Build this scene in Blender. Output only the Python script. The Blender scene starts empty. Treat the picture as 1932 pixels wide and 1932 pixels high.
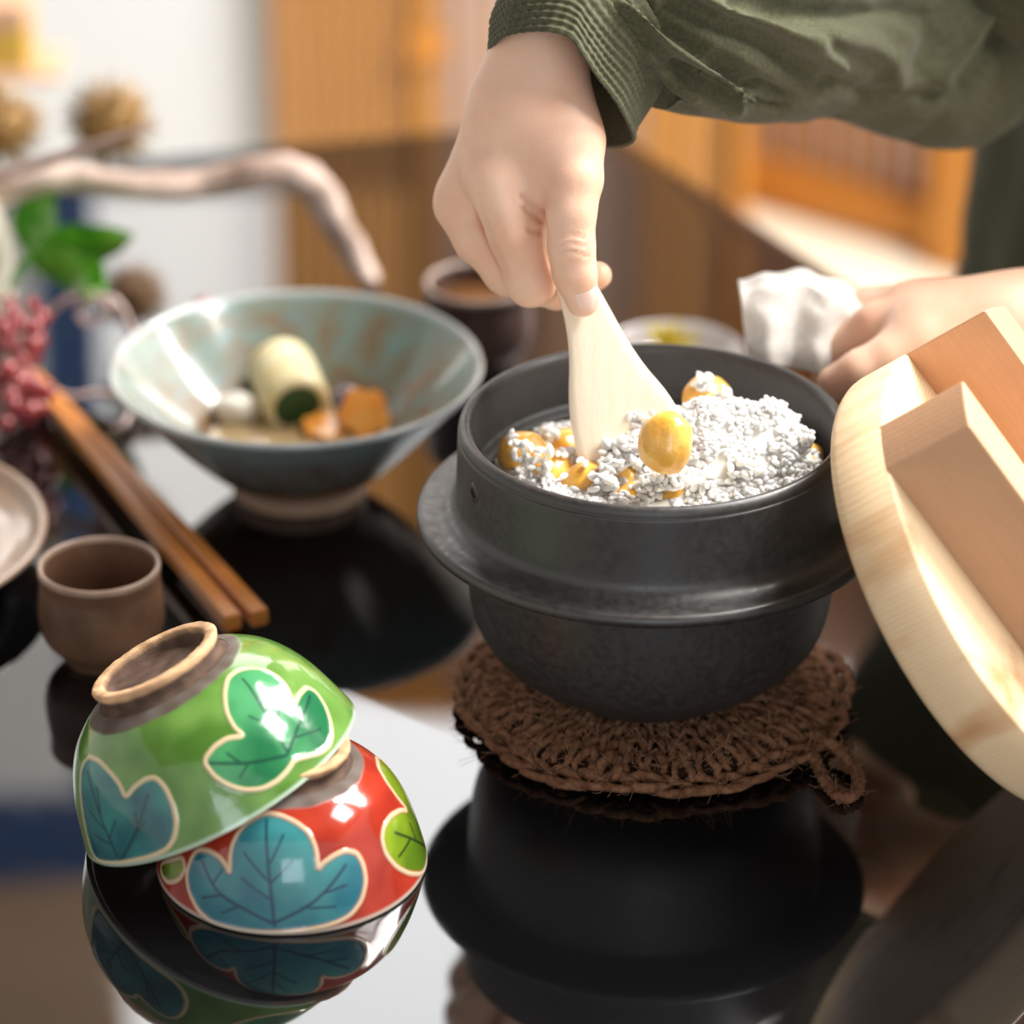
import bpy, bmesh, math, random
import numpy as np
from mathutils import Vector, Matrix, noise as mnoise

# ------------------------------------------------------------------ camera, world, lights, exposure
scene = bpy.context.scene
COL = scene.collection
PI = math.pi
CAM = np.array([0.0, -1.449, 0.836]); PITCH = math.radians(27.0); FPX = 85 / 24 * 1932
FW = np.array([0, math.cos(PITCH), -math.sin(PITCH)]); RT = np.array([1.0, 0, 0]); DN = np.array([0, -math.sin(PITCH), -math.cos(PITCH)])
cd = bpy.data.cameras.new('camera'); cam = bpy.data.objects.new('camera', cd); COL.objects.link(cam)
cam.location = CAM; cam.rotation_euler = (PI / 2 - PITCH, 0, 0)
cd.lens = 85; cd.sensor_width = 24; cd.sensor_height = 24; cd.sensor_fit = 'HORIZONTAL'; cd.clip_start = .05
cd.dof.use_dof = True; cd.dof.focus_distance = 1.565; cd.dof.aperture_fstop = 2.4; cd.dof.aperture_blades = 0
scene.camera = cam

W = bpy.data.worlds.new('world'); scene.world = W; W.use_nodes = True
bgn = W.node_tree.nodes['Background']; bgn.inputs['Color'].default_value = (1.0, .96, .92, 1); bgn.inputs['Strength'].default_value = .82

def area(name, loc, target, sx, sy, power, color):
    l = bpy.data.lights.new(name, 'AREA'); l.shape = 'RECTANGLE'; l.size = sx; l.size_y = sy; l.energy = power; l.color = color
    o = bpy.data.objects.new(name, l); COL.objects.link(o); o.location = loc
    o.rotation_euler = (Vector(target) - Vector(loc)).to_track_quat('-Z', 'Y').to_euler()
    return o
area('window_light_right', (1.0, .56, 1.38), (.05, .0, .06), .8, .9, 118, (1, .97, .93))
area('added_fill_side', (1.25, -.25, 1.55), (.05, .0, .08), .5, .5, 26, (1, .97, .94))  # added fill lamp to lift the hand, not a known window
area('window_light_front', (.15, -3.3, .95), (0, 0, .05), 1.1, 1.0, 16, (.80, .90, 1))

scene.view_settings.view_transform = 'Standard'; scene.view_settings.look = 'None'
scene.view_settings.gamma = 1; scene.view_settings.use_curve_mapping = False
scene.view_settings.exposure = 0.08
scene.cycles.use_denoising = True
scene.cycles.max_bounces = 8

# ------------------------------------------------------------------ helpers
def at_y(x, y, Y):                       # the point on the plane y = Y that the photograph's pixel (x, y) looks at
    v = FW + RT * (x - 966) / FPX + DN * (y - 966) / FPX
    return CAM + v * ((Y - CAM[1]) / v[1])
def at_z(x, y, Z=0.0):                   # the same on a level plane
    v = FW + RT * (x - 966) / FPX + DN * (y - 966) / FPX
    return CAM + v * ((Z - CAM[2]) / v[2])

def thing(name, label, cat, loc=(0, 0, 0), mat=None, group=None):
    o = bpy.data.objects.new(name, None); COL.objects.link(o); o.empty_display_size = .02
    o.matrix_world = mat if mat is not None else Matrix.Translation(Vector(loc))
    o['label'] = label; o['category'] = cat
    if group: o['group'] = group
    return o
def tag(o, label, cat, group=None, kind=None):
    o['label'] = label; o['category'] = cat
    if group: o['group'] = group
    if kind: o['kind'] = kind
    return o
def mesh(name, v, f, mat, smooth=True):
    me = bpy.data.meshes.new(name)
    v = np.asarray(v, dtype=np.float64)
    me.from_pydata([tuple(p) for p in v], [], [tuple(int(i) for i in q) for q in f] if not isinstance(f, np.ndarray) else f.tolist())
    me.validate(clean_customdata=False)
    if smooth: me.polygons.foreach_set('use_smooth', [True] * len(me.polygons))
    me.update()
    if mat: me.materials.append(mat)
    return me
def part(name, v, f, mat, parent=None, world=True, smooth=True, kind=None, label=None):
    v = np.asarray(v, dtype=np.float64)
    if parent is not None and world:
        m = np.array(root_matrix(parent).inverted())
        v = v @ m[:3, :3].T + m[:3, 3]
    elif parent is None and world == 'local':
        pass
    me = mesh(name, v, f, mat, smooth)
    o = bpy.data.objects.new(name, me); COL.objects.link(o)
    if parent is not None: o.parent = parent
    if kind: o['kind'] = kind
    if label: o['label'] = label
    return o
def root_matrix(o):                      # parts carry no transform of their own, so the root's matrix is theirs
    m = Matrix.Identity(4)
    while o is not None:
        m = o.matrix_basis @ m; o = o.parent
    return m
def solo(name, v, f, mat, loc, smooth=True):      # a thing that is one mesh with its origin at loc
    v = np.asarray(v, dtype=np.float64) - np.asarray(loc)
    o = bpy.data.objects.new(name, mesh(name, v, f, mat, smooth)); COL.objects.link(o); o.location = loc
    return o
class MB:                                # collects pieces of one mesh
    def __init__(s): s.v = []; s.f = []; s.n = 0
    def add(s, v, f):
        v = np.asarray(v, dtype=np.float64)
        s.v.append(v); s.f += [tuple(i + s.n for i in q) for q in f]; s.n += len(v)
    @property
    def V(s): return np.concatenate(s.v)

def frame(axis):
    a = np.asarray(axis, float); a /= np.linalg.norm(a)
    e1 = np.cross([0, 1, 0], a); e1 /= np.linalg.norm(e1); e2 = np.cross(a, e1)
    return e1, e2, a
def lathe(prof, n=96, c=(0, 0, 0), axis=(0, 0, 1), closed=False, angles=None):
    e1, e2, a = frame(axis); c = np.asarray(c, float)
    th = np.linspace(0, 2 * PI, n, endpoint=False) if angles is None else angles; n = len(th)
    p = np.asarray(prof, float); m = len(p)
    ring = np.cos(th)[:, None] * e1 + np.sin(th)[:, None] * e2
    v = (c + p[:, None, 1:2] * a + p[:, None, 0:1] * ring[None]).reshape(-1, 3)
    f = []
    rows = m if closed else m - 1
    for i in range(rows):
        k = (i + 1) % m
        for j in range(n):
            q = (j + 1) % n
            f.append((i * n + j, i * n + q, k * n + q, k * n + j))
    return v, f
def spline(pts, n):
    p = np.asarray(pts, float); m = len(p)
    P = np.vstack([2 * p[0] - p[1], p, 2 * p[-1] - p[-2]])
    t = np.linspace(0, m - 1 - 1e-9, n); i = t.astype(int); u = (t - i)[:, None]
    a, b, c, d = P[i], P[i + 1], P[i + 2], P[i + 3]
    return .5 * (2 * b + (c - a) * u + (2 * a - 5 * b + 4 * c - d) * u * u + (3 * b - a - 3 * c + d) * u ** 3)
def smooth_prof(pts, n): return spline(pts, n)
def tube(path, rad, k=8, ply=0.0, turns=0.0, cap=True, up=(0, 0, 1), closed=False, phase=0.0):
    p = np.asarray(path, float); n = len(p); rad = np.broadcast_to(np.asarray(rad, float), (n,))
    t = np.gradient(p, axis=0) if not closed else np.roll(p, -1, 0) - np.roll(p, 1, 0)
    t /= np.linalg.norm(t, axis=1)[:, None] + 1e-12
    u = np.asarray(up, float)
    s = np.cross(t, u); bad = np.linalg.norm(s, axis=1) < .05
    s[bad] = np.cross(t[bad], [1, .3, 0]); s /= np.linalg.norm(s, axis=1)[:, None]
    w = np.cross(s, t)
    ph = np.linspace(0, 2 * PI, k, endpoint=False)
    ll = np.r_[0, np.cumsum(np.linalg.norm(np.diff(p, axis=0), axis=1))]
    r = rad[:, None] * (1 + ply * np.cos(2 * (ph[None] - turns * 2 * PI * ll[:, None] + phase)))
    v = p[:, None] + r[..., None] * (np.cos(ph)[None, :, None] * s[:, None] + np.sin(ph)[None, :, None] * w[:, None])
    v = v.reshape(-1, 3); f = []
    for i in range(n if closed else n - 1):
        i2 = (i + 1) % n
        for j in range(k):
            j2 = (j + 1) % k
            f.append((i * k + j, i * k + j2, i2 * k + j2, i2 * k + j))
    if cap and not closed:
        f.append(tuple(range(k))[::-1]); f.append(tuple((n - 1) * k + j for j in range(k)))
    return v, f
def rounded_box(sx, sy, sz, r=.002, c=(0, 0, 0), seg=2):
    bm = bmesh.new(); bmesh.ops.create_cube(bm, size=1)
    for q in bm.verts: q.co = Vector((q.co.x * sx, q.co.y * sy, q.co.z * sz))
    if r: bmesh.ops.bevel(bm, geom=bm.edges[:], offset=r, segments=seg, affect='EDGES', profile=.5)
    v = np.array([q.co[:] for q in bm.verts]) + np.asarray(c); bm.verts.index_update()
    f = [tuple(q.index for q in p.verts) for p in bm.faces]; bm.free()
    return v, f
def ico(n=2):
    t = (1 + 5 ** .5) / 2
    v = [(-1, t, 0), (1, t, 0), (-1, -t, 0), (1, -t, 0), (0, -1, t), (0, 1, t), (0, -1, -t), (0, 1, -t), (t, 0, -1), (t, 0, 1), (-t, 0, -1), (-t, 0, 1)]
    v = [np.array(p) / np.linalg.norm(p) for p in v]
    f = [(0, 11, 5), (0, 5, 1), (0, 1, 7), (0, 7, 10), (0, 10, 11), (1, 5, 9), (5, 11, 4), (11, 10, 2), (10, 7, 6), (7, 1, 8), (3, 9, 4), (3, 4, 2), (3, 2, 6), (3, 6, 8), (3, 8, 9), (4, 9, 5), (2, 4, 11), (6, 2, 10), (8, 6, 7), (9, 8, 1)]
    for _ in range(n):
        c = {}; g = []
        def mid(a, b):
            k = (min(a, b), max(a, b))
            if k not in c:
                m = v[a] + v[b]; v.append(m / np.linalg.norm(m)); c[k] = len(v) - 1
            return c[k]
        for a, b, d in f:
            x, y, z = mid(a, b), mid(b, d), mid(d, a); g += [(a, x, z), (b, y, x), (d, z, y), (x, y, z)]
        f = g
    return np.array(v), f
def n3(p, s, seed=0.0): return mnoise.noise(Vector((p[0] * s + seed, p[1] * s - seed, p[2] * s + 2 * seed)))
def grid_faces(a, b, wrap=False):
    f = []
    for i in range(a - 1):
        for j in range(b if wrap else b - 1):
            k = (j + 1) % b
            f.append((i * b + j, i * b + k, (i + 1) * b + k, (i + 1) * b + j))
    return f

# implicit surfaces: smooth unions of tapered capsules, meshed by surface nets
def smin(a, b, k):
    h = np.clip(.5 + .5 * (b - a) / k, 0, 1)
    return b + (a - b) * h - k * h * (1 - h)
def capsule(P, a, b, ra, rb):
    a = np.asarray(a, np.float32); b = np.asarray(b, np.float32); ab = b - a
    pa = P - a; h = np.clip(pa @ ab / max(ab @ ab, 1e-12), 0, 1).astype(np.float32)
    return np.linalg.norm(pa - h[..., None] * ab, axis=-1) - (ra + (rb - ra) * h)
def surface_nets(fn, lo, hi, res):
    lo = np.asarray(lo, float); hi = np.asarray(hi, float)
    n = np.ceil((hi - lo) / res).astype(int) + 1
    ax = [lo[i] + res * np.arange(n[i]) for i in range(3)]
    P = np.stack(np.meshgrid(*ax, indexing='ij'), -1).astype(np.float32)
    D = fn(P)
    S = D < 0
    cnt = np.zeros(n - 1, np.int8)
    for dx in (0, 1):
        for dy in (0, 1):
            for dz in (0, 1): cnt += S[dx:n[0] - 1 + dx, dy:n[1] - 1 + dy, dz:n[2] - 1 + dz]
    act = (cnt > 0) & (cnt < 8)
    cells = np.argwhere(act); ids = -np.ones(n - 1, np.int64); ids[act] = np.arange(len(cells))
    acc = np.zeros((len(cells), 3)); num = np.zeros(len(cells))
    cor = [(i, j, k) for i in (0, 1) for j in (0, 1) for k in (0, 1)]
    for a in range(8):
        for b in range(a + 1, 8):
            if sum(abs(cor[a][q] - cor[b][q]) for q in range(3)) != 1: continue
            da = D[tuple((cells + cor[a]).T)]; db = D[tuple((cells + cor[b]).T)]
            m = (da < 0) != (db < 0); t = np.where(m, da / np.where(da == db, 1, da - db), 0)
            p = cells + np.array(cor[a]) + t[:, None] * (np.array(cor[b]) - np.array(cor[a]))
            acc[m] += p[m]; num[m] += 1
    v = lo + res * acc / num[:, None]
    faces = []
    for d in range(3):
        u, w = (d + 1) % 3, (d + 2) % 3
        sl0 = [slice(None)] * 3; sl1 = [slice(None)] * 3
        sl0[d] = slice(0, n[d] - 1); sl1[d] = slice(1, n[d])
        ch = S[tuple(sl0)] != S[tuple(sl1)]
        e = np.argwhere(ch); e = e[(e[:, u] > 0) & (e[:, w] > 0) & (e[:, u] < n[u] - 1) & (e[:, w] < n[w] - 1)]
        def g(du, dw):
            q = e.copy(); q[:, u] -= du; q[:, w] -= dw
            return ids[tuple(q.T)]
        quad = np.stack([g(1, 1), g(0, 1), g(0, 0), g(1, 0)], 1)
        ins = S[tuple(e.T)]
        quad[~ins] = quad[~ins][:, ::-1]
        faces.append(quad)
    F = np.concatenate(faces)
    return v, F[(F >= 0).all(1)]
def relax(v, F, it=3, lam=.5):
    e = np.concatenate([F[:, [0, 1]], F[:, [1, 2]], F[:, [2, 3]], F[:, [3, 0]]]); e = np.concatenate([e, e[:, ::-1]])
    deg = np.bincount(e[:, 0], minlength=len(v))[:, None]
    for _ in range(it):
        s = np.stack([np.bincount(e[:, 0], weights=v[e[:, 1], i], minlength=len(v)) for i in range(3)], 1)
        v = v + lam * (s / np.maximum(deg, 1) - v)
    return v

# ------------------------------------------------------------------ materials
def mat(name, col, rough=.5, col2=None, scale=40, detail=4, bump=0, bscale=None, stretch=(1, 1, 1), spec=.5, coat=0, sss=0, sssr=(.01, .004, .002), contrast=(.35, .65), metal=0, ior=None, coords='Object', trans=0, dist=0, rough2=None, sheen=0):
    m = bpy.data.materials.new(name); m.use_nodes = True; nt = m.node_tree; N = nt.nodes; Lk = nt.links
    b = N['Principled BSDF']
    b.inputs['Base Color'].default_value = (*col, 1); b.inputs['Roughness'].default_value = rough; b.inputs['Metallic'].default_value = metal
    b.inputs['Specular IOR Level'].default_value = spec; b.inputs['Coat Weight'].default_value = coat; b.inputs['Coat Roughness'].default_value = .04
    b.inputs['Transmission Weight'].default_value = trans; b.inputs['Sheen Weight'].default_value = sheen
    if ior: b.inputs['IOR'].default_value = ior
    if sss:
        b.inputs['Subsurface Weight'].default_value = sss; b.inputs['Subsurface Radius'].default_value = sssr; b.inputs['Subsurface Scale'].default_value = 1
    tc = N.new('ShaderNodeTexCoord'); mp = N.new('ShaderNodeMapping'); mp.inputs['Scale'].default_value = stretch
    Lk.new(tc.outputs[coords], mp.inputs['Vector'])
    nz = N.new('ShaderNodeTexNoise'); nz.inputs['Scale'].default_value = scale; nz.inputs['Detail'].default_value = detail; nz.inputs['Distortion'].default_value = dist
    Lk.new(mp.outputs[0], nz.inputs['Vector'])
    if col2:
        r = N.new('ShaderNodeValToRGB'); r.color_ramp.elements[0].position = contrast[0]; r.color_ramp.elements[1].position = contrast[1]
        r.color_ramp.elements[0].color = (*col, 1); r.color_ramp.elements[1].color = (*col2, 1)
        Lk.new(nz.outputs['Fac'], r.inputs['Fac']); Lk.new(r.outputs['Color'], b.inputs['Base Color'])
    if rough2 is not None:
        q = N.new('ShaderNodeMapRange'); q.inputs['From Min'].default_value = .35; q.inputs['From Max'].default_value = .65
        q.inputs['To Min'].default_value = rough; q.inputs['To Max'].default_value = rough2
        Lk.new(nz.outputs['Fac'], q.inputs['Value']); Lk.new(q.outputs[0], b.inputs['Roughness'])
    if bump:
        z2 = N.new('ShaderNodeTexNoise'); z2.inputs['Scale'].default_value = bscale or scale * 3; z2.inputs['Detail'].default_value = 3
        Lk.new(mp.outputs[0], z2.inputs['Vector'])
        bp = N.new('ShaderNodeBump'); bp.inputs['Strength'].default_value = 1; bp.inputs['Distance'].default_value = bump
        Lk.new(z2.outputs['Fac'], bp.inputs['Height']); Lk.new(bp.outputs[0], b.inputs['Normal'])
    return m
def wood(name, a, b_, direction='X', scale=60, dist=2.0, rough=.5, fine=(4, 300, 300), spec=.3, knots=None):
    m = bpy.data.materials.new(name); m.use_nodes = True; nt = m.node_tree; N = nt.nodes; Lk = nt.links; bs = N['Principled BSDF']
    bs.inputs['Roughness'].default_value = rough; bs.inputs['Specular IOR Level'].default_value = spec
    tc = N.new('ShaderNodeTexCoord')
    w = N.new('ShaderNodeTexWave'); w.wave_type = 'BANDS'; w.bands_direction = direction; w.wave_profile = 'SAW'
    w.inputs['Scale'].default_value = scale; w.inputs['Distortion'].default_value = dist; w.inputs['Detail'].default_value = 2; w.inputs['Detail Scale'].default_value = .6
    Lk.new(tc.outputs['Object'], w.inputs['Vector'])
    mp = N.new('ShaderNodeMapping'); mp.inputs['Scale'].default_value = fine; Lk.new(tc.outputs['Object'], mp.inputs['Vector'])
    nz = N.new('ShaderNodeTexNoise'); nz.inputs['Scale'].default_value = 3; nz.inputs['Detail'].default_value = 5; Lk.new(mp.outputs[0], nz.inputs['Vector'])
    mx = N.new('ShaderNodeMath'); mx.operation = 'MULTIPLY_ADD'; mx.inputs[1].default_value = .82
    h = N.new('ShaderNodeMath'); h.operation = 'MULTIPLY'; h.inputs[1].default_value = .82
    Lk.new(nz.outputs['Fac'], h.inputs[0]); Lk.new(w.outputs['Fac'], mx.inputs[0]); Lk.new(h.outputs[0], mx.inputs[2])
    r = N.new('ShaderNodeValToRGB'); r.color_ramp.elements[0].position = .1; r.color_ramp.elements[1].position = .95
    r.color_ramp.elements[0].color = (*a, 1); r.color_ramp.elements[1].color = (*b_, 1)
    Lk.new(mx.outputs[0], r.inputs['Fac'])
    out = r.outputs['Color']
    if knots:
        kz = N.new('ShaderNodeTexNoise'); kz.inputs['Scale'].default_value = 26; kz.inputs['Detail'].default_value = 3
        kp = N.new('ShaderNodeMapping'); kp.inputs['Scale'].default_value = knots[1]; Lk.new(tc.outputs['Object'], kp.inputs['Vector']); Lk.new(kp.outputs[0], kz.inputs['Vector'])
        kr = N.new('ShaderNodeMapRange'); kr.inputs['From Min'].default_value = .54; kr.inputs['From Max'].default_value = .74; kr.inputs['To Max'].default_value = .82
        Lk.new(kz.outputs['Fac'], kr.inputs['Value'])
        mm = N.new('ShaderNodeMix'); mm.data_type = 'RGBA'; mm.inputs[7].default_value = (*knots[0], 1)
        Lk.new(kr.outputs[0], mm.inputs[0]); Lk.new(out, mm.inputs[6]); out = mm.outputs[2]
    Lk.new(out, bs.inputs['Base Color'])
    bp = N.new('ShaderNodeBump'); bp.inputs['Distance'].default_value = .0002; bp.inputs['Strength'].default_value = .82
    Lk.new(mx.outputs[0], bp.inputs['Height']); Lk.new(bp.outputs[0], bs.inputs['Normal'])
    return m
def glow(name, col, strength):
    m = bpy.data.materials.new(name); m.use_nodes = True; b = m.node_tree.nodes['Principled BSDF']
    b.inputs['Base Color'].default_value = (*[c * .8 for c in col], 1); b.inputs['Roughness'].default_value = .8
    b.inputs['Emission Color'].default_value = (*col, 1); b.inputs['Emission Strength'].default_value = strength
    return m

M = {}
M['lacquer'] = mat('black_lacquer', (.003, .003, .0035), .025, ior=1.88, spec=.5, scale=60, rough2=.05)
M['pot'] = mat('charcoal_glaze', (.026, .024, .023), .38, (.037, .034, .032), scale=260, spec=.65, bump=.00006, bscale=900, rough2=.5)
M['lid'] = wood('cypress_board', (.68, .46, .26), (.78, .58, .36), 'X', 150, 2.5, .5, (300, 6, 6), knots=((.50, .24, .09), (1.4, 1.4, .5)))
M['lid_bar'] = wood('cypress_bar', (.50, .27, .145), (.58, .34, .195), 'Y', 120, 1.5, .5, (6, 200, 200))
M['paddle'] = wood('pale_maple', (.86, .72, .54), (.90, .77, .60), 'X', 40, 3, .45, (200, 200, 8))
M['rice'] = mat('rice', (.90, .87, .80), .32, (.93, .91, .86), scale=150, sss=.6, sssr=(.005, .0045, .0036), spec=.5)
M['chestnut'] = mat('candied_chestnut', (.78, .37, .05), .28, (.92, .57, .13), scale=90, detail=5, sss=.25, sssr=(.006, .003, .001), coat=.3, bump=.0009, bscale=150, contrast=(.3, .7))
M['hemp'] = mat('hemp_yarn', (.12, .054, .028), .85, (.27, .135, .075), scale=260, detail=5, bump=.0003, bscale=900, spec=.15)
M['hemp_hair'] = mat('hemp_fibre', (.34, .18, .10), .7, (.50, .30, .17), scale=200, spec=.2)
M['hemp_dark'] = mat('hemp_core', (.03, .015, .01), .95, spec=.05)
M['clay'] = mat('bare_clay', (.42, .25, .14), .9, (.58, .37, .21), scale=300, bump=.0003, bscale=1400, spec=.1)
M['cup'] = mat('brown_stoneware', (.060, .030, .017), .38, (.21, .11, .066), scale=22, detail=6, bump=.0002, bscale=500, spec=.35, contrast=(.3, .7))
M['cup_lip'] = mat('cup_lip', (.26, .17, .12), .35, (.36, .25, .19), scale=60)
M['cup_dark'] = mat('dark_stoneware', (.07, .035, .03), .4, (.12, .07, .06), scale=30, bump=.0002, bscale=400)
M['cup_rim'] = mat('grey_glazed_rim', (.36, .27, .23), .3, (.45, .36, .31), scale=60)
M['skin'] = mat('skin', (.77, .455, .315), .40, (.84, .565, .42), scale=45, sss=.22, sssr=(.008, .0025, .0012), spec=.4, bump=.00012, bscale=1100, contrast=(.3, .7))
M['nail'] = mat('nail', (.86, .60, .52), .2, coat=.4)
M['olive'] = mat('olive_cloth', (.062, .062, .034), .85, (.092, .092, .052), scale=500, bump=.00025, bscale=1800, spec=.12, sheen=.12)
M['olive_dark'] = mat('olive_trouser', (.05, .052, .032), .9, (.07, .07, .045), scale=300, spec=.1)
M['linen'] = mat('white_linen', (.78, .75, .70), .9, (.86, .84, .80), scale=300, bump=.0003, bscale=1500, spec=.1)
M['slat'] = wood('amber_cedar', (.31, .125, .018), (.39, .175, .035), 'X', 20, 2, .5, (100, 100, 4))
M['rail'] = wood('amber_rail', (.40, .15, .02), (.48, .20, .035), 'Z', 20, 2, .5, (4, 100, 100))
M['tatami'] = mat('pale_matting', (.80, .74, .58), .9, (.86, .80, .66), scale=30, stretch=(40, 3, 3), bump=.001, bscale=60, spec=.1)
M['ceiling'] = mat('brown_boards', (.05, .03, .018), .7, (.08, .05, .03), scale=6, stretch=(1, 12, 1))
M['plaster'] = mat('white_plaster', (.85, .84, .82), .9, (.88, .87, .85), scale=20)
M['paper_low'] = glow('shoji_paper_low', (.64, .66, .69), .06)
M['paper_mid'] = glow('shoji_paper', (1, .98, .95), 2.1)
M['paper_top'] = glow('window_daylight', (.96, .98, 1), 4.0)
M['paper_side'] = glow('side_daylight', (1, .98, .94), 3.0)
M['paper_pink'] = glow('rose_paper', (.74, .60, .54), .22)
M['amber_glow'] = glow('added_amber_glow', (1, .56, .20), 1.9)  # amber glow added to brighten the slats mirrored in the table
M['indigo'] = mat('indigo_cloth', (.02, .06, .17), .8, (.03, .08, .21), scale=30)
M['scroll'] = mat('scroll_paper', (.8, .8, .8), .8, (.85, .85, .85), scale=10)
M['lintel'] = mat('brown_lintel', (.45, .30, .19), .7, (.52, .36, .24), scale=8, stretch=(1, 10, 10))
M['ochre'] = mat('ochre_glaze', (.40, .24, .025), .5, (.48, .30, .05), scale=20)
M['shelf'] = mat('pinkish_wood', (.46, .27, .16), .6, (.56, .34, .22), scale=20, stretch=(.2, 3, 3))
M['cream'] = mat('cream_glaze', (.82, .76, .60), .4, (.88, .83, .70), scale=15)
M['bark'] = mat('driftwood', (.26, .17, .13), .75, (.66, .52, .45), scale=45, stretch=(.2, 1, 1), bump=.003, bscale=60, detail=6)
M['twig'] = mat('vine', (.26, .16, .13), .6, (.5, .37, .32), scale=60)
M['spine'] = mat('burr_spine', (.17, .09, .02), .7, (.32, .18, .05), scale=25)
M['spine_shaded'] = mat('burr_spine_shaded', (.10, .05, .02), .8, (.16, .09, .04), scale=25)  # darker spine colour stands in for shade on the low burr
M['leaf'] = mat('leaf', (.035, .21, .012), .28, (.15, .45, .02), scale=35, coat=.5, spec=.6)
M['berry'] = mat('berry', (.22, .010, .014), .15, (.32, .028, .03), scale=60, coat=.6)
M['chopstick'] = wood('orange_chopstick', (.52, .17, .03), (.64, .25, .06), 'Y', 60, 2, .3, (6, 200, 200), spec=.5)
M['tray_in'] = mat('tan_glaze', (.24, .14, .085), .2, (.35, .23, .15), scale=14, coat=.5)
M['tray_out'] = mat('black_glaze', (.008, .007, .007), .2, coat=.3)
M['yellow'] = mat('yellow_petal', (.80, .62, .02), .5, (.85, .72, .06), scale=60)
M['white_glaze'] = mat('white_glaze', (.50, .44, .44), .15, (.8, .77, .76), scale=20, coat=.5)
M['eye'] = mat('eye', (.05,.03,.02), .1, coat=.6)
M['lip'] = mat('lip', (.55,.22,.18), .4)
M['hair'] = mat('black_hair', (.012, .010, .009), .4, (.03, .025, .02), scale=60, stretch=(1, 1, .1))

# ------------------------------------------------------------------ the setting
FLOOR = -.40
def structure(name, v, f, m, smooth=False):
    o = part(name, v, f, m, smooth=smooth); o['kind'] = 'structure'; return o
structure('floor', *rounded_box(5, 5.2, .05, 0, (0, .6, FLOOR - .025)), M['tatami'])
structure('ceiling', *rounded_box(5, 3.6, .05, 0, (0, -.3, 1.78)), M['ceiling'])
YW = 1.45
# back wall: daylight window at the left and above, slatted screen at the right
wb = structure('wall_back', *rounded_box(2.69, .06, 2.15, 0, (-1.15, YW + .12, FLOOR + 1.075)), M['plaster'])
w1 = structure('window_1', *rounded_box(1.05, .012, .72, 0, (-.732, YW + .03, FLOOR + .36)), M['paper_low'])
part('pane', *rounded_box(1.05, .012, .48, 0, (-.732, YW + .03, .565)), M['paper_mid'], w1, smooth=False)
w2 = structure('window_2', *rounded_box(2.0, .012, .80, 0, (.24, YW + .04, 1.23)), M['paper_top'])
part('pane', *rounded_box(.42, .012, .27, 0, (-1.0, YW + .04, .94)), M['paper_top'], w2, smooth=False)
structure('trim_1', *rounded_box(.75, .05, .60, .003, (-.765, YW + .02, 1.37)), M['lintel'])
# slatted screen in front of the paper
sc_w = structure('wall_slatted', *rounded_box(.37, .012, .72, 0, (-.018, YW + .03, FLOOR + .36)), M['paper_pink'])
part('pane', *rounded_box(.125, .012, .51, 0, (-.141, YW + .03, .575)), M['amber_glow'], sc_w, smooth=False)  # added glowing pane behind the close-set slats
part('pane', *rounded_box(.245, .012, .51, 0, (.044, YW + .03, .575)), M['paper_pink'], sc_w, smooth=False)
slat_me = {}
def slat(parent, x, y, w, z0, z1, d=.012, rot=0.0, m='slat', name='slat'):
    key = (round(w, 4), round(z1 - z0, 3), d, m)
    if key not in slat_me:
        v, f = rounded_box(w, d, z1 - z0, .001, seg=1); slat_me[key] = mesh(name, v, f, M[m], False)
    o = bpy.data.objects.new(name, slat_me[key]); COL.objects.link(o); o.parent = parent
    o.location = (x, y, (z0 + z1) / 2); o.rotation_euler = (0, 0, rot); return o
for i in range(9): slat(sc_w, -.197 + i * .0135, YW, .0095, FLOOR, .83)
slat(sc_w, -.073, YW - .004, .020, FLOOR, .83, .02, name='stile')
for i in range(5): slat(sc_w, -.054 + i * .0195, YW, .0045, FLOOR, .83)
slat(sc_w, .042, YW - .004, .010, FLOOR, .83, .02, name='stile')
for i in range(3): slat(sc_w, .058 + i * .021, YW, .0048, FLOOR, .83)
for i in range(5): slat(sc_w, .118 + i * .0125, YW, .0105, FLOOR, .83)
part('rail', *rounded_box(.03, .02, .022, .002, (-.072, YW - .012, -.196)), M['rail'], sc_w, smooth=False)
part('rail', *rounded_box(.385, .03, .03, .003, (-.018, YW, .835)), M['rail'], sc_w, smooth=False)
# short return of the screen, then the lattice of the recess running back towards the right
ret = structure('wall_return', *rounded_box(.012, .19, 1.23, 0, (.196, YW + .085, FLOOR + .615)), M['rail'])
for i in range(5): slat(ret, .182 + i * .004, YW + .01 + i * .034, .006, FLOOR, .83, .012)
a0, a1 = np.array([.205, 1.605]), np.array([.46, 1.41]); dv = a1 - a0; Lr = np.linalg.norm(dv); an = math.atan2(dv[1], dv[0])
nrm = np.array([-dv[1], dv[0]]) / Lr
cen = (a0 + a1) / 2 + nrm * .02; LIT = M['paper_mid']
lw = bpy.data.objects.new('wall_lattice', mesh('wall_lattice', *rounded_box(Lr, .012, 1.25, 0), M['paper_pink'], False)); COL.objects.link(lw)
lw.location = (cen[0], cen[1], FLOOR + .625); lw.rotation_euler = (0, 0, an); lw['kind'] = 'structure'
for i in range(12):
    slat(lw, -Lr / 2 + .012 + i * .0225, -.02, .007, -.62, .625)
for z, h in ((-.600, .045), (.3, .03)):
    part('rail', *rounded_box(Lr, .022, h, .003, (0, -.026, z)), M['rail'], lw, world=False, smooth=False)
part('post', *rounded_box(.05, .05, 1.25, .003, (.085, -.035, 0)), M['rail'], lw, world=False, smooth=False)
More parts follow.
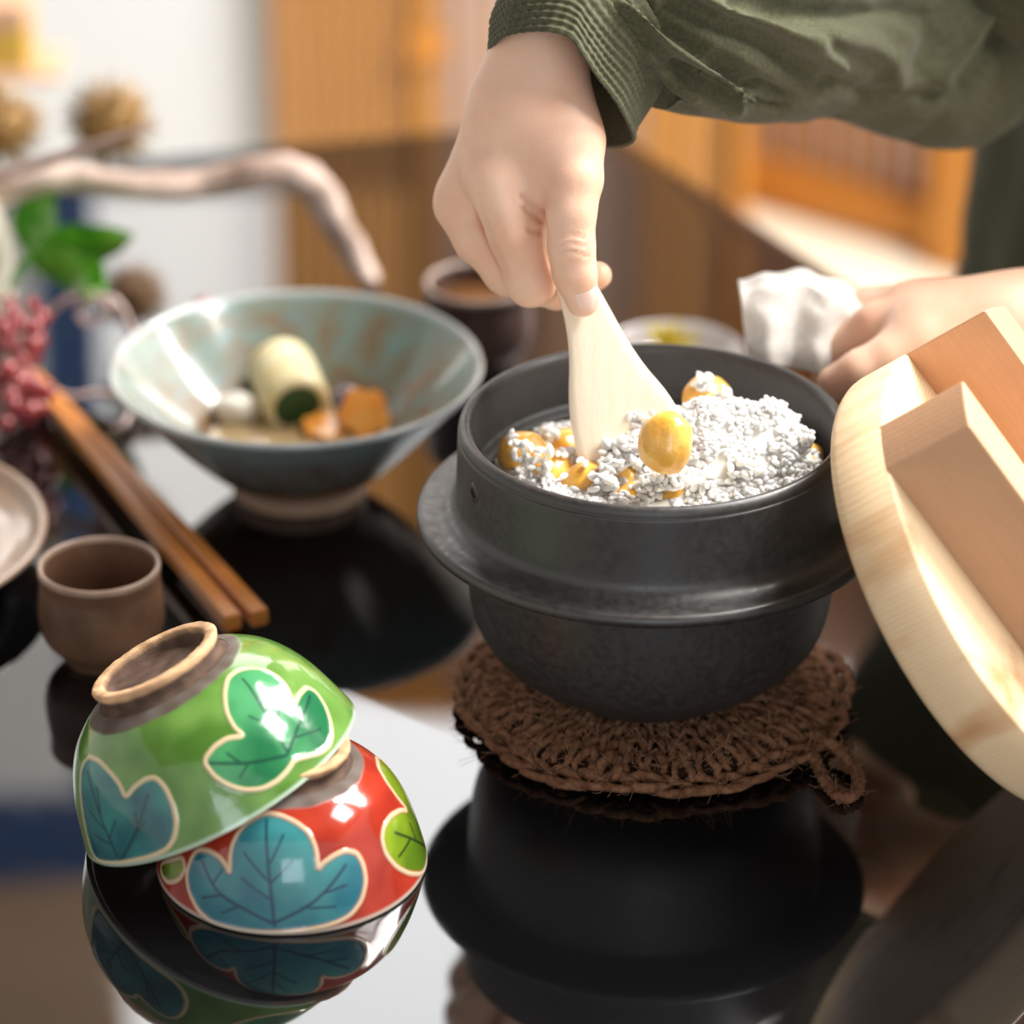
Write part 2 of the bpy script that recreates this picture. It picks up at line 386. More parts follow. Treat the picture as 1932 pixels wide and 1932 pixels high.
# bright paper window on the same wall, above and to the right of the lattice
w3 = bpy.data.objects.new('window_3', mesh('window_3', *rounded_box(.95, .012, .75, 0), M['paper_side'], False)); COL.objects.link(w3)
w3.location = (a0[0] + dv[0] / Lr * .78, a0[1] + dv[1] / Lr * .78, .50); w3.rotation_euler = (0, 0, an); w3['kind'] = 'structure'
for i in range(9): slat(w3, -.46 + i * .115, -.014, .012, -.37, .37, .016, name='muntin')
for z in (-.37, 0, .37): part('rail', *rounded_box(.95, .016, .016, .002, (0, -.014, z)), M['rail'], w3, world=False, smooth=False)
structure('wall_right_back', *(lambda v, f: (np.c_[cen[0] + (v[:, 0] + .55) * dv[0] / Lr - v[:, 1] * dv[1] / Lr, cen[1] + (v[:, 0] + .55) * dv[1] / Lr + v[:, 1] * dv[0] / Lr, v[:, 2]], f))(*rounded_box(.70, .012, .50, 0, (0, 0, FLOOR + .25))), M['plaster'])
# indigo hanging with a white panel, on the window at the left
hg = thing('wall_hanging', 'indigo cloth hanging with a white panel, seen mirrored in the table', 'hanging', (-.50, YW - .02, 1.06))
part('cloth', *rounded_box(.28, .006, .80, .001, (-.50, YW - .012, .66)), M['indigo'], hg, smooth=False)
part('white_panel', *rounded_box(.20, .004, .64, .001, (-.512, YW - .018, .635)), M['scroll'], hg, smooth=False, label='white panel')
part('rod', *tube([(-.65, YW - .012, 1.062), (-.35, YW - .012, 1.062)], .007, 10), M['lintel'], hg)

# ------------------------------------------------------------------ table
def offset_poly(p, d):
    p = np.asarray(p); n = len(p); t = np.roll(p, -1, 0) - np.roll(p, 1, 0); t /= np.linalg.norm(t, axis=1)[:, None]
    return p + np.stack([-t[:, 1], t[:, 0]], 1) * d
def corner_poly(cs, r, k=10):
    out = []; n = len(cs)
    for i in range(n):
        a, b, c = (np.array(cs[(i + q) % n], float) for q in (-1, 0, 1))
        u = (a - b) / np.linalg.norm(a - b); w = (c - b) / np.linalg.norm(c - b)
        half = math.acos(np.clip(u @ w, -1, 1)) / 2; q = r / math.tan(half)
        for t in np.linspace(0, 1, k):
            out.append((1 - t) ** 2 * (b + u * q) + 2 * t * (1 - t) * b + t * t * (b + w * q))
    return np.array(out)
far_l, corner = np.array([-.75, .572]), np.array([.058, .770])
near_r = corner + np.array([.088, -.170]) / .1914 * 1.75
near_l = far_l + np.array([.088, -.170]) / .1914 * 1.60
outline = corner_poly([far_l, near_l, near_r, corner], .05, 12)
rings = [(.028, 0), (.020, -.0002), (.013, -.0012), (.007, -.0038), (.003, -.0075), (.0005, -.0125), (0, -.018), (.001, -.03), (.006, -.034)]
mb = MB(); n = len(outline)
V = np.concatenate([np.c_[offset_poly(outline, d), np.full(n, z)] for d, z in rings])
Fc = [tuple(range(n))]
for i in range(len(rings) - 1): Fc += [(i * n + (j + 1) % n, i * n + j, (i + 1) * n + j, (i + 1) * n + (j + 1) % n) for j in range(n)]
Fc.append(tuple((len(rings) - 1) * n + j for j in range(n))[::-1])
tb = thing('dining_table', 'low black lacquered table polished like a mirror, carrying the dishes', 'table', (-.1, .1, FLOOR))
part('tabletop', V, Fc, M['lacquer'], tb)
for c in (far_l, corner, near_l, near_r):
    ctr = (far_l + corner + near_l + near_r) / 4; p = c + (ctr - c) * .12
    part('leg', *rounded_box(.06, .06, -.034 - FLOOR, .005, (p[0], p[1], (FLOOR - .034) / 2)), M['tray_out'], tb, smooth=False)

# ------------------------------------------------------------------ rice pot
PX, PY = .0626, 0.0
pot = thing('rice_pot', 'matt charcoal clay rice pot with a wide flange, full of chestnut rice', 'pot', (PX, PY, .0145))
outer = [(.0, .0145), (.042, .0145), (.0460, .0152), (.0500, .0180), (.0570, .0228), (.0655, .0290), (.0725, .0355), (.0780, .0440), (.0812, .0550), (.0830, .0720), (.0838, .0925)]
body = [tuple(p) for p in smooth_prof(outer[1:], 40)]
collar = [(.0838, .0925), (.0875, .0932), (.0945, .0940), (.1015, .0945), (.1040, .0952), (.1052, .0968), (.1054, .0985), (.1046, .1002), (.1030, .1010), (.1000, .1011), (.0960, .1012), (.0925, .1020), (.0900, .1036), (.0885, .1060), (.0878, .1095), (.0873, .1200), (.0869, .1330), (.0867, .1375)]
rim = [(.0867, .1375), (.0864, .1402), (.0852, .1420), (.0836, .1426), (.0820, .1420), (.0808, .1402), (.0804, .1375), (.0800, .1250), (.0796, .1185), (.0788, .1168), (.0760, .1162), (.0742, .1155), (.0735, .1135), (.072, .095), (.066, .06), (.05, .036), (.02, .030), (.0, .0295)]
pot_body = part('body', *lathe([(0, .0145)] + body + list(smooth_prof(collar, 60)) + list(smooth_prof(rim, 60)), 160, (PX, PY, 0)), M['pot'], pot)
hv, hf = lathe([(0, .0004), (.0026, .0005), (.0030, .0002), (.0042, .0006), (.0046, 0), (.0046, -.002)], 20, (PX - .0868 * math.cos(.43), PY - .0868 * math.sin(.43), .1255), (-math.cos(.43), -math.sin(.43), 0))
part('steam_hole_shade', hv[:40], hf[:20], M['tray_out'], pot_body, label='black disc for the shade inside the round steam hole')  # black disc paints the shade of the hole, no opening is cut
part('steam_hole_rim', hv[20:], [tuple(i - 20 for i in q) for q in hf[20:]], M['pot'], pot_body)

# ------------------------------------------------------------------ rice and chestnuts
rng = np.random.RandomState(7)
def rice_h(x, y):
    dx, dy = x - .083, y + .004
    m = .030 * math.exp(-((dx / .040) ** 2 + ((y - .004) / .028) ** 2)) + .016 * math.exp(-(((x - .122) / .018) ** 2 + ((y - .002) / .022) ** 2))
    m += .004 * math.exp(-(((x - .03) / .03) ** 2 + ((y + .05) / .03) ** 2))
    rr = math.hypot(x - PX, y - PY)
    return .1165 + m + .0035 * n3((x, y, 0), 60) + .0022 * n3((x, y, 3), 140) - .010 * max(0, (rr - .060) / .014) ** 2
chest = [((1256, 838), .150, (.0122, .0112, .0150), -.35), ((1333, 752), .137, (.0125, .011, .0105), 1.2), ((985, 855), .123, (.0115, .0105, .010), .3), ((1042, 888), .120, (.0115, .0105, .0098), 1.1),
         ((1108, 912), .1195, (.0125, .0105, .0100), .5), ((1172, 905), .121, (.0100, .0095, .0085), .2), ((1443, 903), .121, (.0115, .0105, .0100), .7), ((1505, 888), .120, (.0120, .0105, .0085), .2),
         ((1522, 865), .121, (.0090, .0080, .0070), 1.5), ((1277, 946), .117, (.0110, .0090, .0080), 0), ((1193, 944), .117, (.0110, .0090, .0080), .4), ((1360, 938), .117, (.0100, .0090, .0080), .9), ((1068, 842), .120, (.0095, .009, .008), .9)]
cpos = []
CL = ['large glossy golden chestnut standing on top of the rice', 'golden chestnut at the back of the pot with rice grains on it', 'chestnut dotted with rice grains at the left edge inside the pot', 'chestnut half covered with rice behind the left front rim',
      'chestnut leaning beside the tip of the wooden paddle', 'small chestnut just right of the paddle tip, under rice', 'rough chestnut near the right front rim, under a clump of rice', 'pale chestnut low by the right front rim next to the wooden lid',
      'small dark chestnut at the far right behind the pale one by the rim', 'chestnut peeping out below the large one at the front rim', 'chestnut sliver at the front rim, left of the large chestnut', 'chestnut sliver at the front rim, right of the large chestnut', 'small chestnut between the paddle edge and the rice clump at the left']
iv, if_ = ico(3)
for k, (q, z, r, rz) in enumerate(chest):
    p = at_z(q[0], q[1], z); cpos.append((p, max(r)))
    v = iv.copy()
    v *= (1 + .10 * np.array([n3(a, 1.3, k * 7.1) for a in iv]) + .03 * np.array([n3(a, 3.1, k * 3.3) for a in iv]))[:, None]
    v[:, 2] = np.where(v[:, 2] < -.6, -.6 + (v[:, 2] + .6) * .5, v[:, 2])
    v *= np.array(r); c, s = math.cos(rz), math.sin(rz)
    v = np.stack([v[:, 0] * c - v[:, 1] * s, v[:, 0] * s + v[:, 1] * c, v[:, 2]], 1)
    if k == 0:
        t = -.30; v = np.stack([v[:, 0] * math.cos(t) - v[:, 2] * math.sin(t), v[:, 1], v[:, 0] * math.sin(t) + v[:, 2] * math.cos(t)], 1)
    o = solo('chestnut', v + p, if_, M['chestnut'], p); tag(o, CL[k], 'chestnut', 'chestnuts in the rice')
gv, gf = ico(1)
gv = gv * np.array([.0032, .00158, .00148])
mb = MB()
# the heap the grains lie on
nr, na = 34, 110
hv = [(PX, PY, rice_h(PX, PY) + .0006)]; hf = []
for i in range(1, nr):
    r = .0745 * i / (nr - 1)
    for j in range(na):
        a = 2 * PI * j / na; x, y = PX + r * math.cos(a), PY + r * math.sin(a); hv.append((x, y, rice_h(x, y) + .0006))
for j in range(na): hf.append((0, 1 + j, 1 + (j + 1) % na))
for i in range(nr - 2):
    for j in range(na):
        a, b = 1 + i * na + j, 1 + i * na + (j + 1) % na; hf.append((a, a + na, b + na, b))
mb.add(hv, hf)
def grain(p, rad_tilt=.45):
    yaw = rng.rand() * 2 * PI; pit = rng.randn() * rad_tilt * .6; ro = rng.rand() * PI
    R_ = np.array(Matrix.Rotation(yaw, 3, 'Z') @ Matrix.Rotation(pit, 3, 'Y') @ Matrix.Rotation(ro, 3, 'X'))
    s = .85 + .3 * rng.rand()
    w = gv * s; w = w + np.stack([0 * w[:, 0], 0 * w[:, 0], 60 * w[:, 0] ** 2], 1)
    mb.add(w @ R_.T + p, gf)
cnt = 0
while cnt < 5200:
    a = rng.rand() * 2 * PI; r = .0735 * math.sqrt(rng.rand()); x, y = PX + r * math.cos(a), PY + r * math.sin(a)
    if any((x - p[0]) ** 2 + (y - p[1]) ** 2 < (R * .62) ** 2 for p, R in cpos) and rng.rand() < .93: continue
    z = rice_h(x, y) + .0012 * rng.rand() ** 2 + (.0035 * max(0, n3((x, y, 9), 95)))
    grain(np.array([x, y, z])); cnt += 1
# loose lumps standing up from the heap, and grains stuck on the chestnuts
for (px, py, z, cnt_, sp) in [(1325, 722, .148, 16, .0055), (1372, 745, .144, 10, .004), (1448, 775, .143, 46, .0065), (1500, 830, .137, 60, .008), (1470, 860, .133, 44, .007), (1040, 822, .127, 20, .005), (1075, 862, .126, 14, .004), (985, 848, .133, 9, .006), (1022, 868, .131, 12, .007), (1020, 905, .122, 22, .006), (1150, 880, .131, 34, .006), (1135, 915, .126, 40, .007), (1230, 925, .124, 40, .007), (1330, 915, .126, 40, .009), (1400, 890, .130, 40, .008), (1310, 935, .121, 20, .005), (1205, 800, .141, 55, .009), (1195, 850, .136, 55, .009), (1235, 772, .145, 44, .007), (1160, 850, .133, 30, .006), (1265, 905, .130, 30, .007), (1390, 925, .121, 14, .005), (1060, 920, .119, 16, .006)]:
    b = at_z(px, py, z)
    for _ in range(cnt_):
        d = rng.randn(3); d /= np.linalg.norm(d); grain(b + d * sp * rng.rand() ** .4 * np.array([1, .8, .8]), .9)
for k in (2, 3, 4, 6, 7):
    p, R = cpos[k]
    for _ in range(5):
        d = rng.randn(3); d[2] = abs(d[2]) + .4; d[1] = -abs(d[1]) * .7; d /= np.linalg.norm(d); grain(p + d * R * .98)
rice = part('rice', mb.V, mb.f, M['rice'])
tag(rice, 'steamed white rice heaped inside the charcoal pot', 'rice', kind='stuff')

# ------------------------------------------------------------------ wooden paddle
pd_pts = [((1050, 551), (1131, 547)), ((1062, 590), (1155, 590)), ((1071, 640), (1183, 640)), ((1074, 690), (1217, 690)), ((1073, 747), (1262, 745)), ((1077, 800), (1290, 800)), ((1090, 860), (1292, 860)), ((1110, 900), (1270, 905)), ((1150, 925), (1225, 930))]
PA, PB = at_y(1180, 900, -.012), at_y(1060, 430, .040)       # the blade lies on the plane through this line, square to the view across it
pdir = (PB - PA) / np.linalg.norm(PB - PA)
px_ = np.array([1.0, 0, 0]) - pdir * pdir[0]; px_ /= np.linalg.norm(px_); pn = np.cross(px_, pdir)
if pn @ FW > 0: pn = -pn
def on_paddle(x, y):
    v = FW + RT * (x - 966) / FPX + DN * (y - 966) / FPX; t = ((PA - CAM) @ pn) / (v @ pn); return CAM + v * t
rows = [(on_paddle(*a), on_paddle(*b)) for a, b in pd_pts]
top_dir = (rows[0][0] + rows[0][1]) / 2 - (rows[1][0] + rows[1][1]) / 2; top_dir /= np.linalg.norm(top_dir)
w0 = (rows[0][1] - rows[0][0])
for k in range(1, 6):
    c = (rows[0][0] + rows[0][1]) / 2; pass
hand_rows = []
c0 = (rows[0][0] + rows[0][1]) / 2; wd = w0 / np.linalg.norm(w0); hw = np.linalg.norm(w0) / 2
for k in (5, 4, 3, 2, 1): hand_rows.append((c0 + top_dir * .011 * k - wd * hw * (.85 if k < 5 else .6), c0 + top_dir * .011 * k + wd * hw * (.85 if k < 5 else .6)))
rows = hand_rows + rows
Lm = spline([a for a, b in rows], 60); Rm = spline([b for a, b in rows], 60)
pv = []; kk = 14
for a, b in zip(Lm, Rm):
    w = b - a; cc = (a + b) / 2; half = np.linalg.norm(w) / 2; w = w / (2 * half)
    th = .0022
    for j in range(kk):
        ph = 2 * PI * j / kk; cx, sx = math.cos(ph), math.sin(ph)
        ex = abs(cx) ** .35 * np.sign(cx); ey = abs(sx) ** .6 * np.sign(sx)
        pv.append(cc + w * half * ex + pn * (th * ey))
pf = grid_faces(60, kk, True) + [tuple(range(kk)), tuple(59 * kk + j for j in range(kk))[::-1]]
o = solo('rice_paddle', np.array(pv), pf, M['paddle'], tuple(PA)); tag(o, 'pale wooden rice paddle scooping rice from the pot', 'paddle')

# ------------------------------------------------------------------ wooden lid leaning on its edge
LC = np.array([.1992, -.0528, .0843]); LL = np.array([.5939, -.1065, -.7974]); LB = np.array([.2458, .9678, .0538]); LA = np.array([.766, -.2279, .601])
lm = Matrix(((LL[0], LB[0], LA[0], LC[0]), (LL[1], LB[1], LA[1], LC[1]), (LL[2], LB[2], LA[2], LC[2]), (0, 0, 0, 1)))
lid = thing('rice_pot_cover', 'thick round pale wooden lid with two square handle bars, leaning beside the pot', 'lid', mat=lm)
R, T, HB, G, BW = .105, .0302, .0408, .0326, .0234
pr = [(0, 0), (.098, 0)] + [(.0985 + .0065 * math.sin(a), .0065 - .0065 * math.cos(a)) for a in np.linspace(.1, PI / 2, 6)] + [(R, T - .0012), (R - .0012, T), (0, T)]
part('board', *lathe(pr, 220), M['lid'], lid, world=False)
for s in (-1, 1):
    bm = bmesh.new()
    v0, v1 = G, G + BW
    pts = [(-math.sqrt(R * R - v * v), v) for v in np.linspace(v0, v1, 7)] + [(math.sqrt(R * R - v * v), v) for v in np.linspace(v1, v0, 7)]
    if s < 0: pts = [(u, -v) for u, v in pts][::-1]
    vs = [bm.verts.new((u, v, T - .002)) for u, v in pts]; fc = bm.faces.new(vs)
    ex = bmesh.ops.extrude_face_region(bm, geom=[fc])
    for q in ex['geom']:
        if isinstance(q, bmesh.types.BMVert): q.co.z += HB + .002
    bmesh.ops.recalc_face_normals(bm, faces=bm.faces[:])
    ed = [e for e in bm.edges if e.calc_length() > .02 or all(abs(q.co.z - T - HB) < 1e-5 for q in e.verts)]
    bmesh.ops.bevel(bm, geom=ed, offset=.0011, segments=2, affect='EDGES', profile=.5)
    bm.verts.index_update()
    v = [q.co[:] for q in bm.verts]; f = [tuple(q.index for q in p.verts) for p in bm.faces]; bm.free()
    part('handle_bar', v, f, M['lid_bar'], lid, world=False, smooth=False)

# ------------------------------------------------------------------ knitted pot mat
TX, TY, TR = .0645, -.001, .0865
mt = thing('pot_mat', 'round brown knitted hemp mat with a hanging loop, under the rice pot', 'mat', (TX, TY, 0))
part('core', *lathe([(0, .0015), (.070, .0015), (.078, .003), (.079, .006), (.076, .009), (.05, .0118), (0, .0122)], 90, (TX, TY, 0)), M['hemp_dark'], mt)
mb = MB()
rg = np.random.RandomState(3)
def pol(a, r, z): return np.array([TX + r * math.cos(a), TY + r * math.sin(a), z])
def mat_z(r): return .0115 - .0045 * max(0, (r - .06) / .026) ** 2
NC = 44
for i in range(NC):
    a = 2 * PI * i / NC + rg.randn() * .008
    rs = .034
    k = 0
    while rs < TR - .017:
        ln = .0122 * (rs / .06) ** .25 * (1 + .06 * rg.randn()); wa = 2 * PI / NC
        for s in (-1, 1):
            j = lambda q=.0005: rg.randn(3) * q
            p = [pol(a + s * wa * .02, rs - .002, mat_z(rs) - .0022), pol(a + s * wa * .14, rs + ln * .25, mat_z(rs) + .0008) + j(), pol(a + s * wa * .33, rs + ln * .7, mat_z(rs + ln) + .0012) + j(), pol(a + s * wa * .36, rs + ln * 1.08, mat_z(rs + ln) - .0005) + j(), pol(a + s * wa * .22, rs + ln * 1.28, mat_z(rs + ln) - .0028)]
            rr = np.array([.6, 1, 1.05, .95, .6]) * (.00212 * (rs / .08) ** .6) * (1 + .08 * rg.randn())
            mb.add(*tube(spline(p, 9), np.interp(np.linspace(0, 1, 9), np.linspace(0, 1, 5), rr), 8, .26, 150, phase=rg.rand() * 6))
        rs += ln * .92; k += 1
part('knit', mb.V, mb.f, M['hemp'], mt, kind='stuff')
# under-layer of yarn showing along the thick edge
mb = MB()
for i in range(110):
    a = rg.rand() * 2 * PI; r = .070 + .011 * rg.rand(); z = .0025 + .006 * rg.rand(); da = .10 + .12 * rg.rand()
    p = [pol(a + da * t, r + .003 * math.sin(9 * t + i) + rg.randn() * .0008, max(.0022, z + rg.randn() * .0008)) for t in np.linspace(0, 1, 4)]
    mb.add(*tube(spline(p, 10), .0020 * (1 + .1 * rg.randn()), 8, .2, 170, phase=rg.rand() * 6))
part('edge_yarn', mb.V, mb.f, M['hemp'], mt, kind='stuff')
# the chain bound off around the rim
mb = MB(); NE = 42
for i in range(NE):
    a = 2 * PI * i / NE; wa = 2 * PI / NE; wob = .0013 * math.sin(5 * a) + .001 * rg.randn(); zz = .0047 + .0012 * math.sin(7 * a + 1) + .0005 * rg.randn()
    for s, dz in ((-1, .0008), (1, -.0004)):
        p = [pol(a - wa * .75, TR - .003 + wob, zz - .001), pol(a - wa * .35, TR - .002 + s * .0036 + wob, zz + dz + .0010), pol(a + wa * .2, TR - .001 + s * .0040 + wob, zz + dz + .0014), pol(a + wa * .7, TR - .001 + s * .0012 + wob, zz + .0002), pol(a + wa * .95, TR - .002 + wob, zz - .0018)]
        mb.add(*tube(spline(p, 11), np.interp(np.linspace(0, 1, 11), [0, .3, .7, 1], [.0013, .0023, .0023, .0013]), 8, .2, 170, phase=rg.rand() * 6))
part('edge_braid', mb.V, mb.f, M['hemp'], mt, kind='stuff')
la = -.68
lp = [at_z(1530, 1385, .008), at_z(1560, 1398, .008), at_z(1592, 1425, .006), at_z(1618, 1462, .0035), at_z(1616, 1492, .0028), at_z(1588, 1505, .0028), at_z(1560, 1478, .003), at_z(1540, 1440, .005), at_z(1522, 1405, .007)]
part('hanging_loop', *tube(spline(lp, 70), .0028, 10, .2, 150), M['hemp'], mt)
mb = MB()
for i in range(2600):
    a = rg.rand() * 2 * PI
    r = TR + .002 - .045 * rg.rand() ** 1.5; z = mat_z(min(r, TR)) + .001 if r < TR - .006 else .002 + .006 * rg.rand()
    b = pol(a, r, z); d = rg.randn(3); d /= np.linalg.norm(d); d[2] = abs(d[2]) * .8; ln = .003 + .006 * rg.rand()
    q = rg.randn(3) * .35
    p = [b, b + d * ln * .5, b + (d + q) * ln]; p = [np.array([x[0], x[1], max(x[2], .0006)]) for x in p]
    mb.add(*tube(spline(p, 5), .00011, 3, cap=False))
for i in range(160):
    k = rg.randint(0, 69); b = spline(lp, 70)[k]; d = rg.randn(3); d /= np.linalg.norm(d); ln = .004 + .004 * rg.rand()
    p = [b, b + d * ln * .6, b + (d + rg.randn(3) * .3) * ln]; p = [np.array([x[0], x[1], max(x[2], .0006)]) for x in p]
    mb.add(*tube(spline(p, 5), .00009, 3, cap=False))
part('fibres', mb.V, mb.f, M['hemp_hair'], mt, kind='stuff')

# ------------------------------------------------------------------ painted glazes (brushed motifs and glaze pools held as a colour attribute)
def paint_mat(name, rough=.1, coat=.6, bump=0, bscale=400, spec=.5):
    m = bpy.data.materials.new(name); m.use_nodes = True; N = m.node_tree.nodes; b = N['Principled BSDF']; Lk = m.node_tree.links
    at = N.new('ShaderNodeAttribute'); at.attribute_name = 'paint'; Lk.new(at.outputs['Color'], b.inputs['Base Color'])
    mr = N.new('ShaderNodeMapRange'); mr.inputs['To Min'].default_value = .9; mr.inputs['To Max'].default_value = rough; Lk.new(at.outputs['Alpha'], mr.inputs['Value']); Lk.new(mr.outputs[0], b.inputs['Roughness'])
    mc = N.new('ShaderNodeMath'); mc.operation = 'MULTIPLY'; mc.inputs[1].default_value = coat; Lk.new(at.outputs['Alpha'], mc.inputs[0]); Lk.new(mc.outputs[0], b.inputs['Coat Weight'])
    b.inputs['Coat Roughness'].default_value = .05; b.inputs['Specular IOR Level'].default_value = spec
    if bump:
        z = N.new('ShaderNodeTexNoise'); z.inputs['Scale'].default_value = bscale; tc = N.new('ShaderNodeTexCoord'); Lk.new(tc.outputs['Object'], z.inputs['Vector'])
        bp = N.new('ShaderNodeBump'); bp.inputs['Distance'].default_value = bump; Lk.new(z.outputs['Fac'], bp.inputs['Height']); Lk.new(bp.outputs[0], b.inputs['Normal'])
    return m
def set_paint(o, rgba):
    a = o.data.color_attributes.new('paint', 'FLOAT_COLOR', 'POINT'); a.data.foreach_set('color', np.asarray(rgba, np.float32).ravel())
def fbm(P, s, seed=0, oct=3):
    out = np.zeros(len(P)); amp = 1
    for k in range(oct):
        out += amp * np.array([n3(p, s * 2 ** k, seed + 5.3 * k) for p in P]); amp *= .5
    return out
LEAF_A = [(-74.3, 0.475), (-67.2, 0.517), (-60.3, 0.519), (-53.6, 0.468), (-55.0, 0.551), (-53.0, 0.647), (-46.7, 0.727), (-37.0, 0.776), (-28.5, 0.774), (-21.4, 0.738), (-17.4, 0.678), (-17.4, 0.596), (-19.3, 0.518), (-25.9, 0.41), (-18.1, 0.431), (-10.3, 0.417), (-8.3, 0.342), (-11.0, 0.248), (-15.6, 0.16), (-20.9, 0.088), (-26.1, 0.058), (-31.5, 0.071), (-37.2, 0.115), (-42.6, 0.156), (-47.5, 0.128), (-53.5, 0.114), (-60.0, 0.129), (-65.9, 0.184), (-70.5, 0.272), (-73.3, 0.36)]
LEAF_A_V = [[(-43.1, 0.216), (-41.9, 0.327), (-38.4, 0.54), (-31.5, 0.725)], [(-44.1, 0.209), (-58.7, 0.316), (-72.3, 0.444)], [(-43.1, 0.216), (-30.7, 0.303), (-14.2, 0.366)], [(-41.6, 0.377), (-30.0, 0.487)], [(-41.1, 0.407), (-46.1, 0.549)], [(-38.2, 0.557), (-29.5, 0.621)], [(-61.2, 0.333), (-64.0, 0.441)], [(-58.7, 0.316), (-64.7, 0.27)], [(-36.6, 0.263), (-23.5, 0.178)], [(-28.3, 0.313), (-24.2, 0.399)]]
LEAF_B = [(-146.6, 0.023), (-148.7, 0.186), (-147.9, 0.353), (-147.6, 0.508), (-147.8, 0.621), (-142.4, 0.696), (-129.9, 0.68), (-121.0, 0.616), (-115.2, 0.534), (-113.8, 0.443), (-107.2, 0.498), (-100.8, 0.521), (-96.1, 0.507), (-93.5, 0.423), (-93.3, 0.304), (-94.8, 0.192), (-98.1, 0.105), (-102.3, 0.052), (-108.7, 0.036), (-116.1, 0.034), (-128.5, 0.026)]
LEAF_B_V = [[(-127.0, 0.033), (-130.4, 0.275), (-134.4, 0.485), (-139.6, 0.62)], [(-127.0, 0.033), (-114.0, 0.206), (-102.1, 0.423)], [(-131.1, 0.376), (-131.1, 0.526)], [(-130.8, 0.261), (-139.2, 0.371)], [(-115.5, 0.195), (-106.9, 0.27)], [(-129.8, 0.186), (-122.4, 0.313)], [(-129.2, 0.155), (-140.5, 0.222)], [(-111.9, 0.245), (-110.7, 0.342)]]
LEAF_C = [(-140.0, 0.391), (-140.8, 0.254), (-137.2, 0.147), (-129.7, 0.048), (-121.1, -0.001), (-109.8, -0.001), (-95.8, 0.014), (-82.3, 0.029), (-69.3, 0.045), (-61.2, 0.076), (-55.0, 0.158), (-51.0, 0.282), (-50.7, 0.407), (-52.5, 0.49), (-58.6, 0.53), (-64.9, 0.516), (-71.0, 0.482), (-73.5, 0.444), (-73.1, 0.582), (-75.4, 0.675), (-82.3, 0.736), (-92.0, 0.771), (-102.7, 0.78), (-112.4, 0.72), (-116.8, 0.651), (-118.2, 0.555), (-116.0, 0.389), (-118.5, 0.439), (-123.1, 0.48), (-130.3, 0.492), (-137.3, 0.462)]
LEAF_C_V = [[(-94.0, 0.064), (-96.2, 0.373), (-101.0, 0.745)], [(-94.0, 0.08), (-107.5, 0.167), (-120.9, 0.244), (-132.4, 0.405)], [(-93.1, 0.096), (-75.9, 0.239), (-59.9, 0.433)], [(-96.2, 0.373), (-110.5, 0.549)], [(-95.5, 0.252), (-109.7, 0.378)], [(-96.5, 0.502), (-90.2, 0.673)], [(-95.7, 0.373), (-85.8, 0.518)], [(-72.7, 0.277), (-61.1, 0.3)], [(-118.4, 0.231), (-128.4, 0.155)], [(-123.8, 0.293), (-120.3, 0.402)], [(-81.8, 0.194), (-67.5, 0.167)], [(-109.6, 0.184), (-117.5, 0.099)]]
LEAF_D = [(26.2, 0.709), (26.8, 0.643), (22.9, 0.54), (18.4, 0.417), (13.7, 0.282), (11.6, 0.148), (8.8, 0.024), (1.5, -0.047), (-12.3, 0.012), (-24.0, 0.128), (-31.9, 0.249), (-36.3, 0.382), (-35.5, 0.488), (-30.4, 0.55), (-21.4, 0.568), (-10.5, 0.527), (-2.1, 0.445), (-5.4, 0.583), (-2.9, 0.689), (7.7, 0.746)]
LEAF_D_V = [[(8.8, 0.005), (-12.1, 0.301), (-24.8, 0.462)], [(-14.4, 0.322), (-28.2, 0.304)], [(-8.0, 0.243), (-7.8, 0.387)], [(13.7, 0.262), (18.4, 0.504), (20.2, 0.688)]]
LEAF_E = [(-165.9, 0.122), (-154.4, 0.256), (-146.3, 0.347), (-142.0, 0.279), (-145.2, 0.17), (-153.4, 0.078), (-162.4, 0.067)]
LEAF_E_V = []
BOWL = np.array([(1, 0), (.994, .03), (.968, .13), (.932, .26), (.885, .40), (.82, .54), (.73, .67), (.62, .77), (.53, .825), (.47, .84)])
def chaikin(p, it=1):
    p = np.asarray(p, float)
    for _ in range(it):
        q = np.roll(p, -1, 0); p = np.stack([.8 * p + .2 * q, .2 * p + .8 * q], 1).reshape(-1, 2)
    return p
def seg_dist(P, A, B):
    ab = B - A; t = np.clip(((P - A) @ ab) / max(ab @ ab, 1e-12), 0, 1); return np.linalg.norm(P - A - t[:, None] * ab, axis=1)
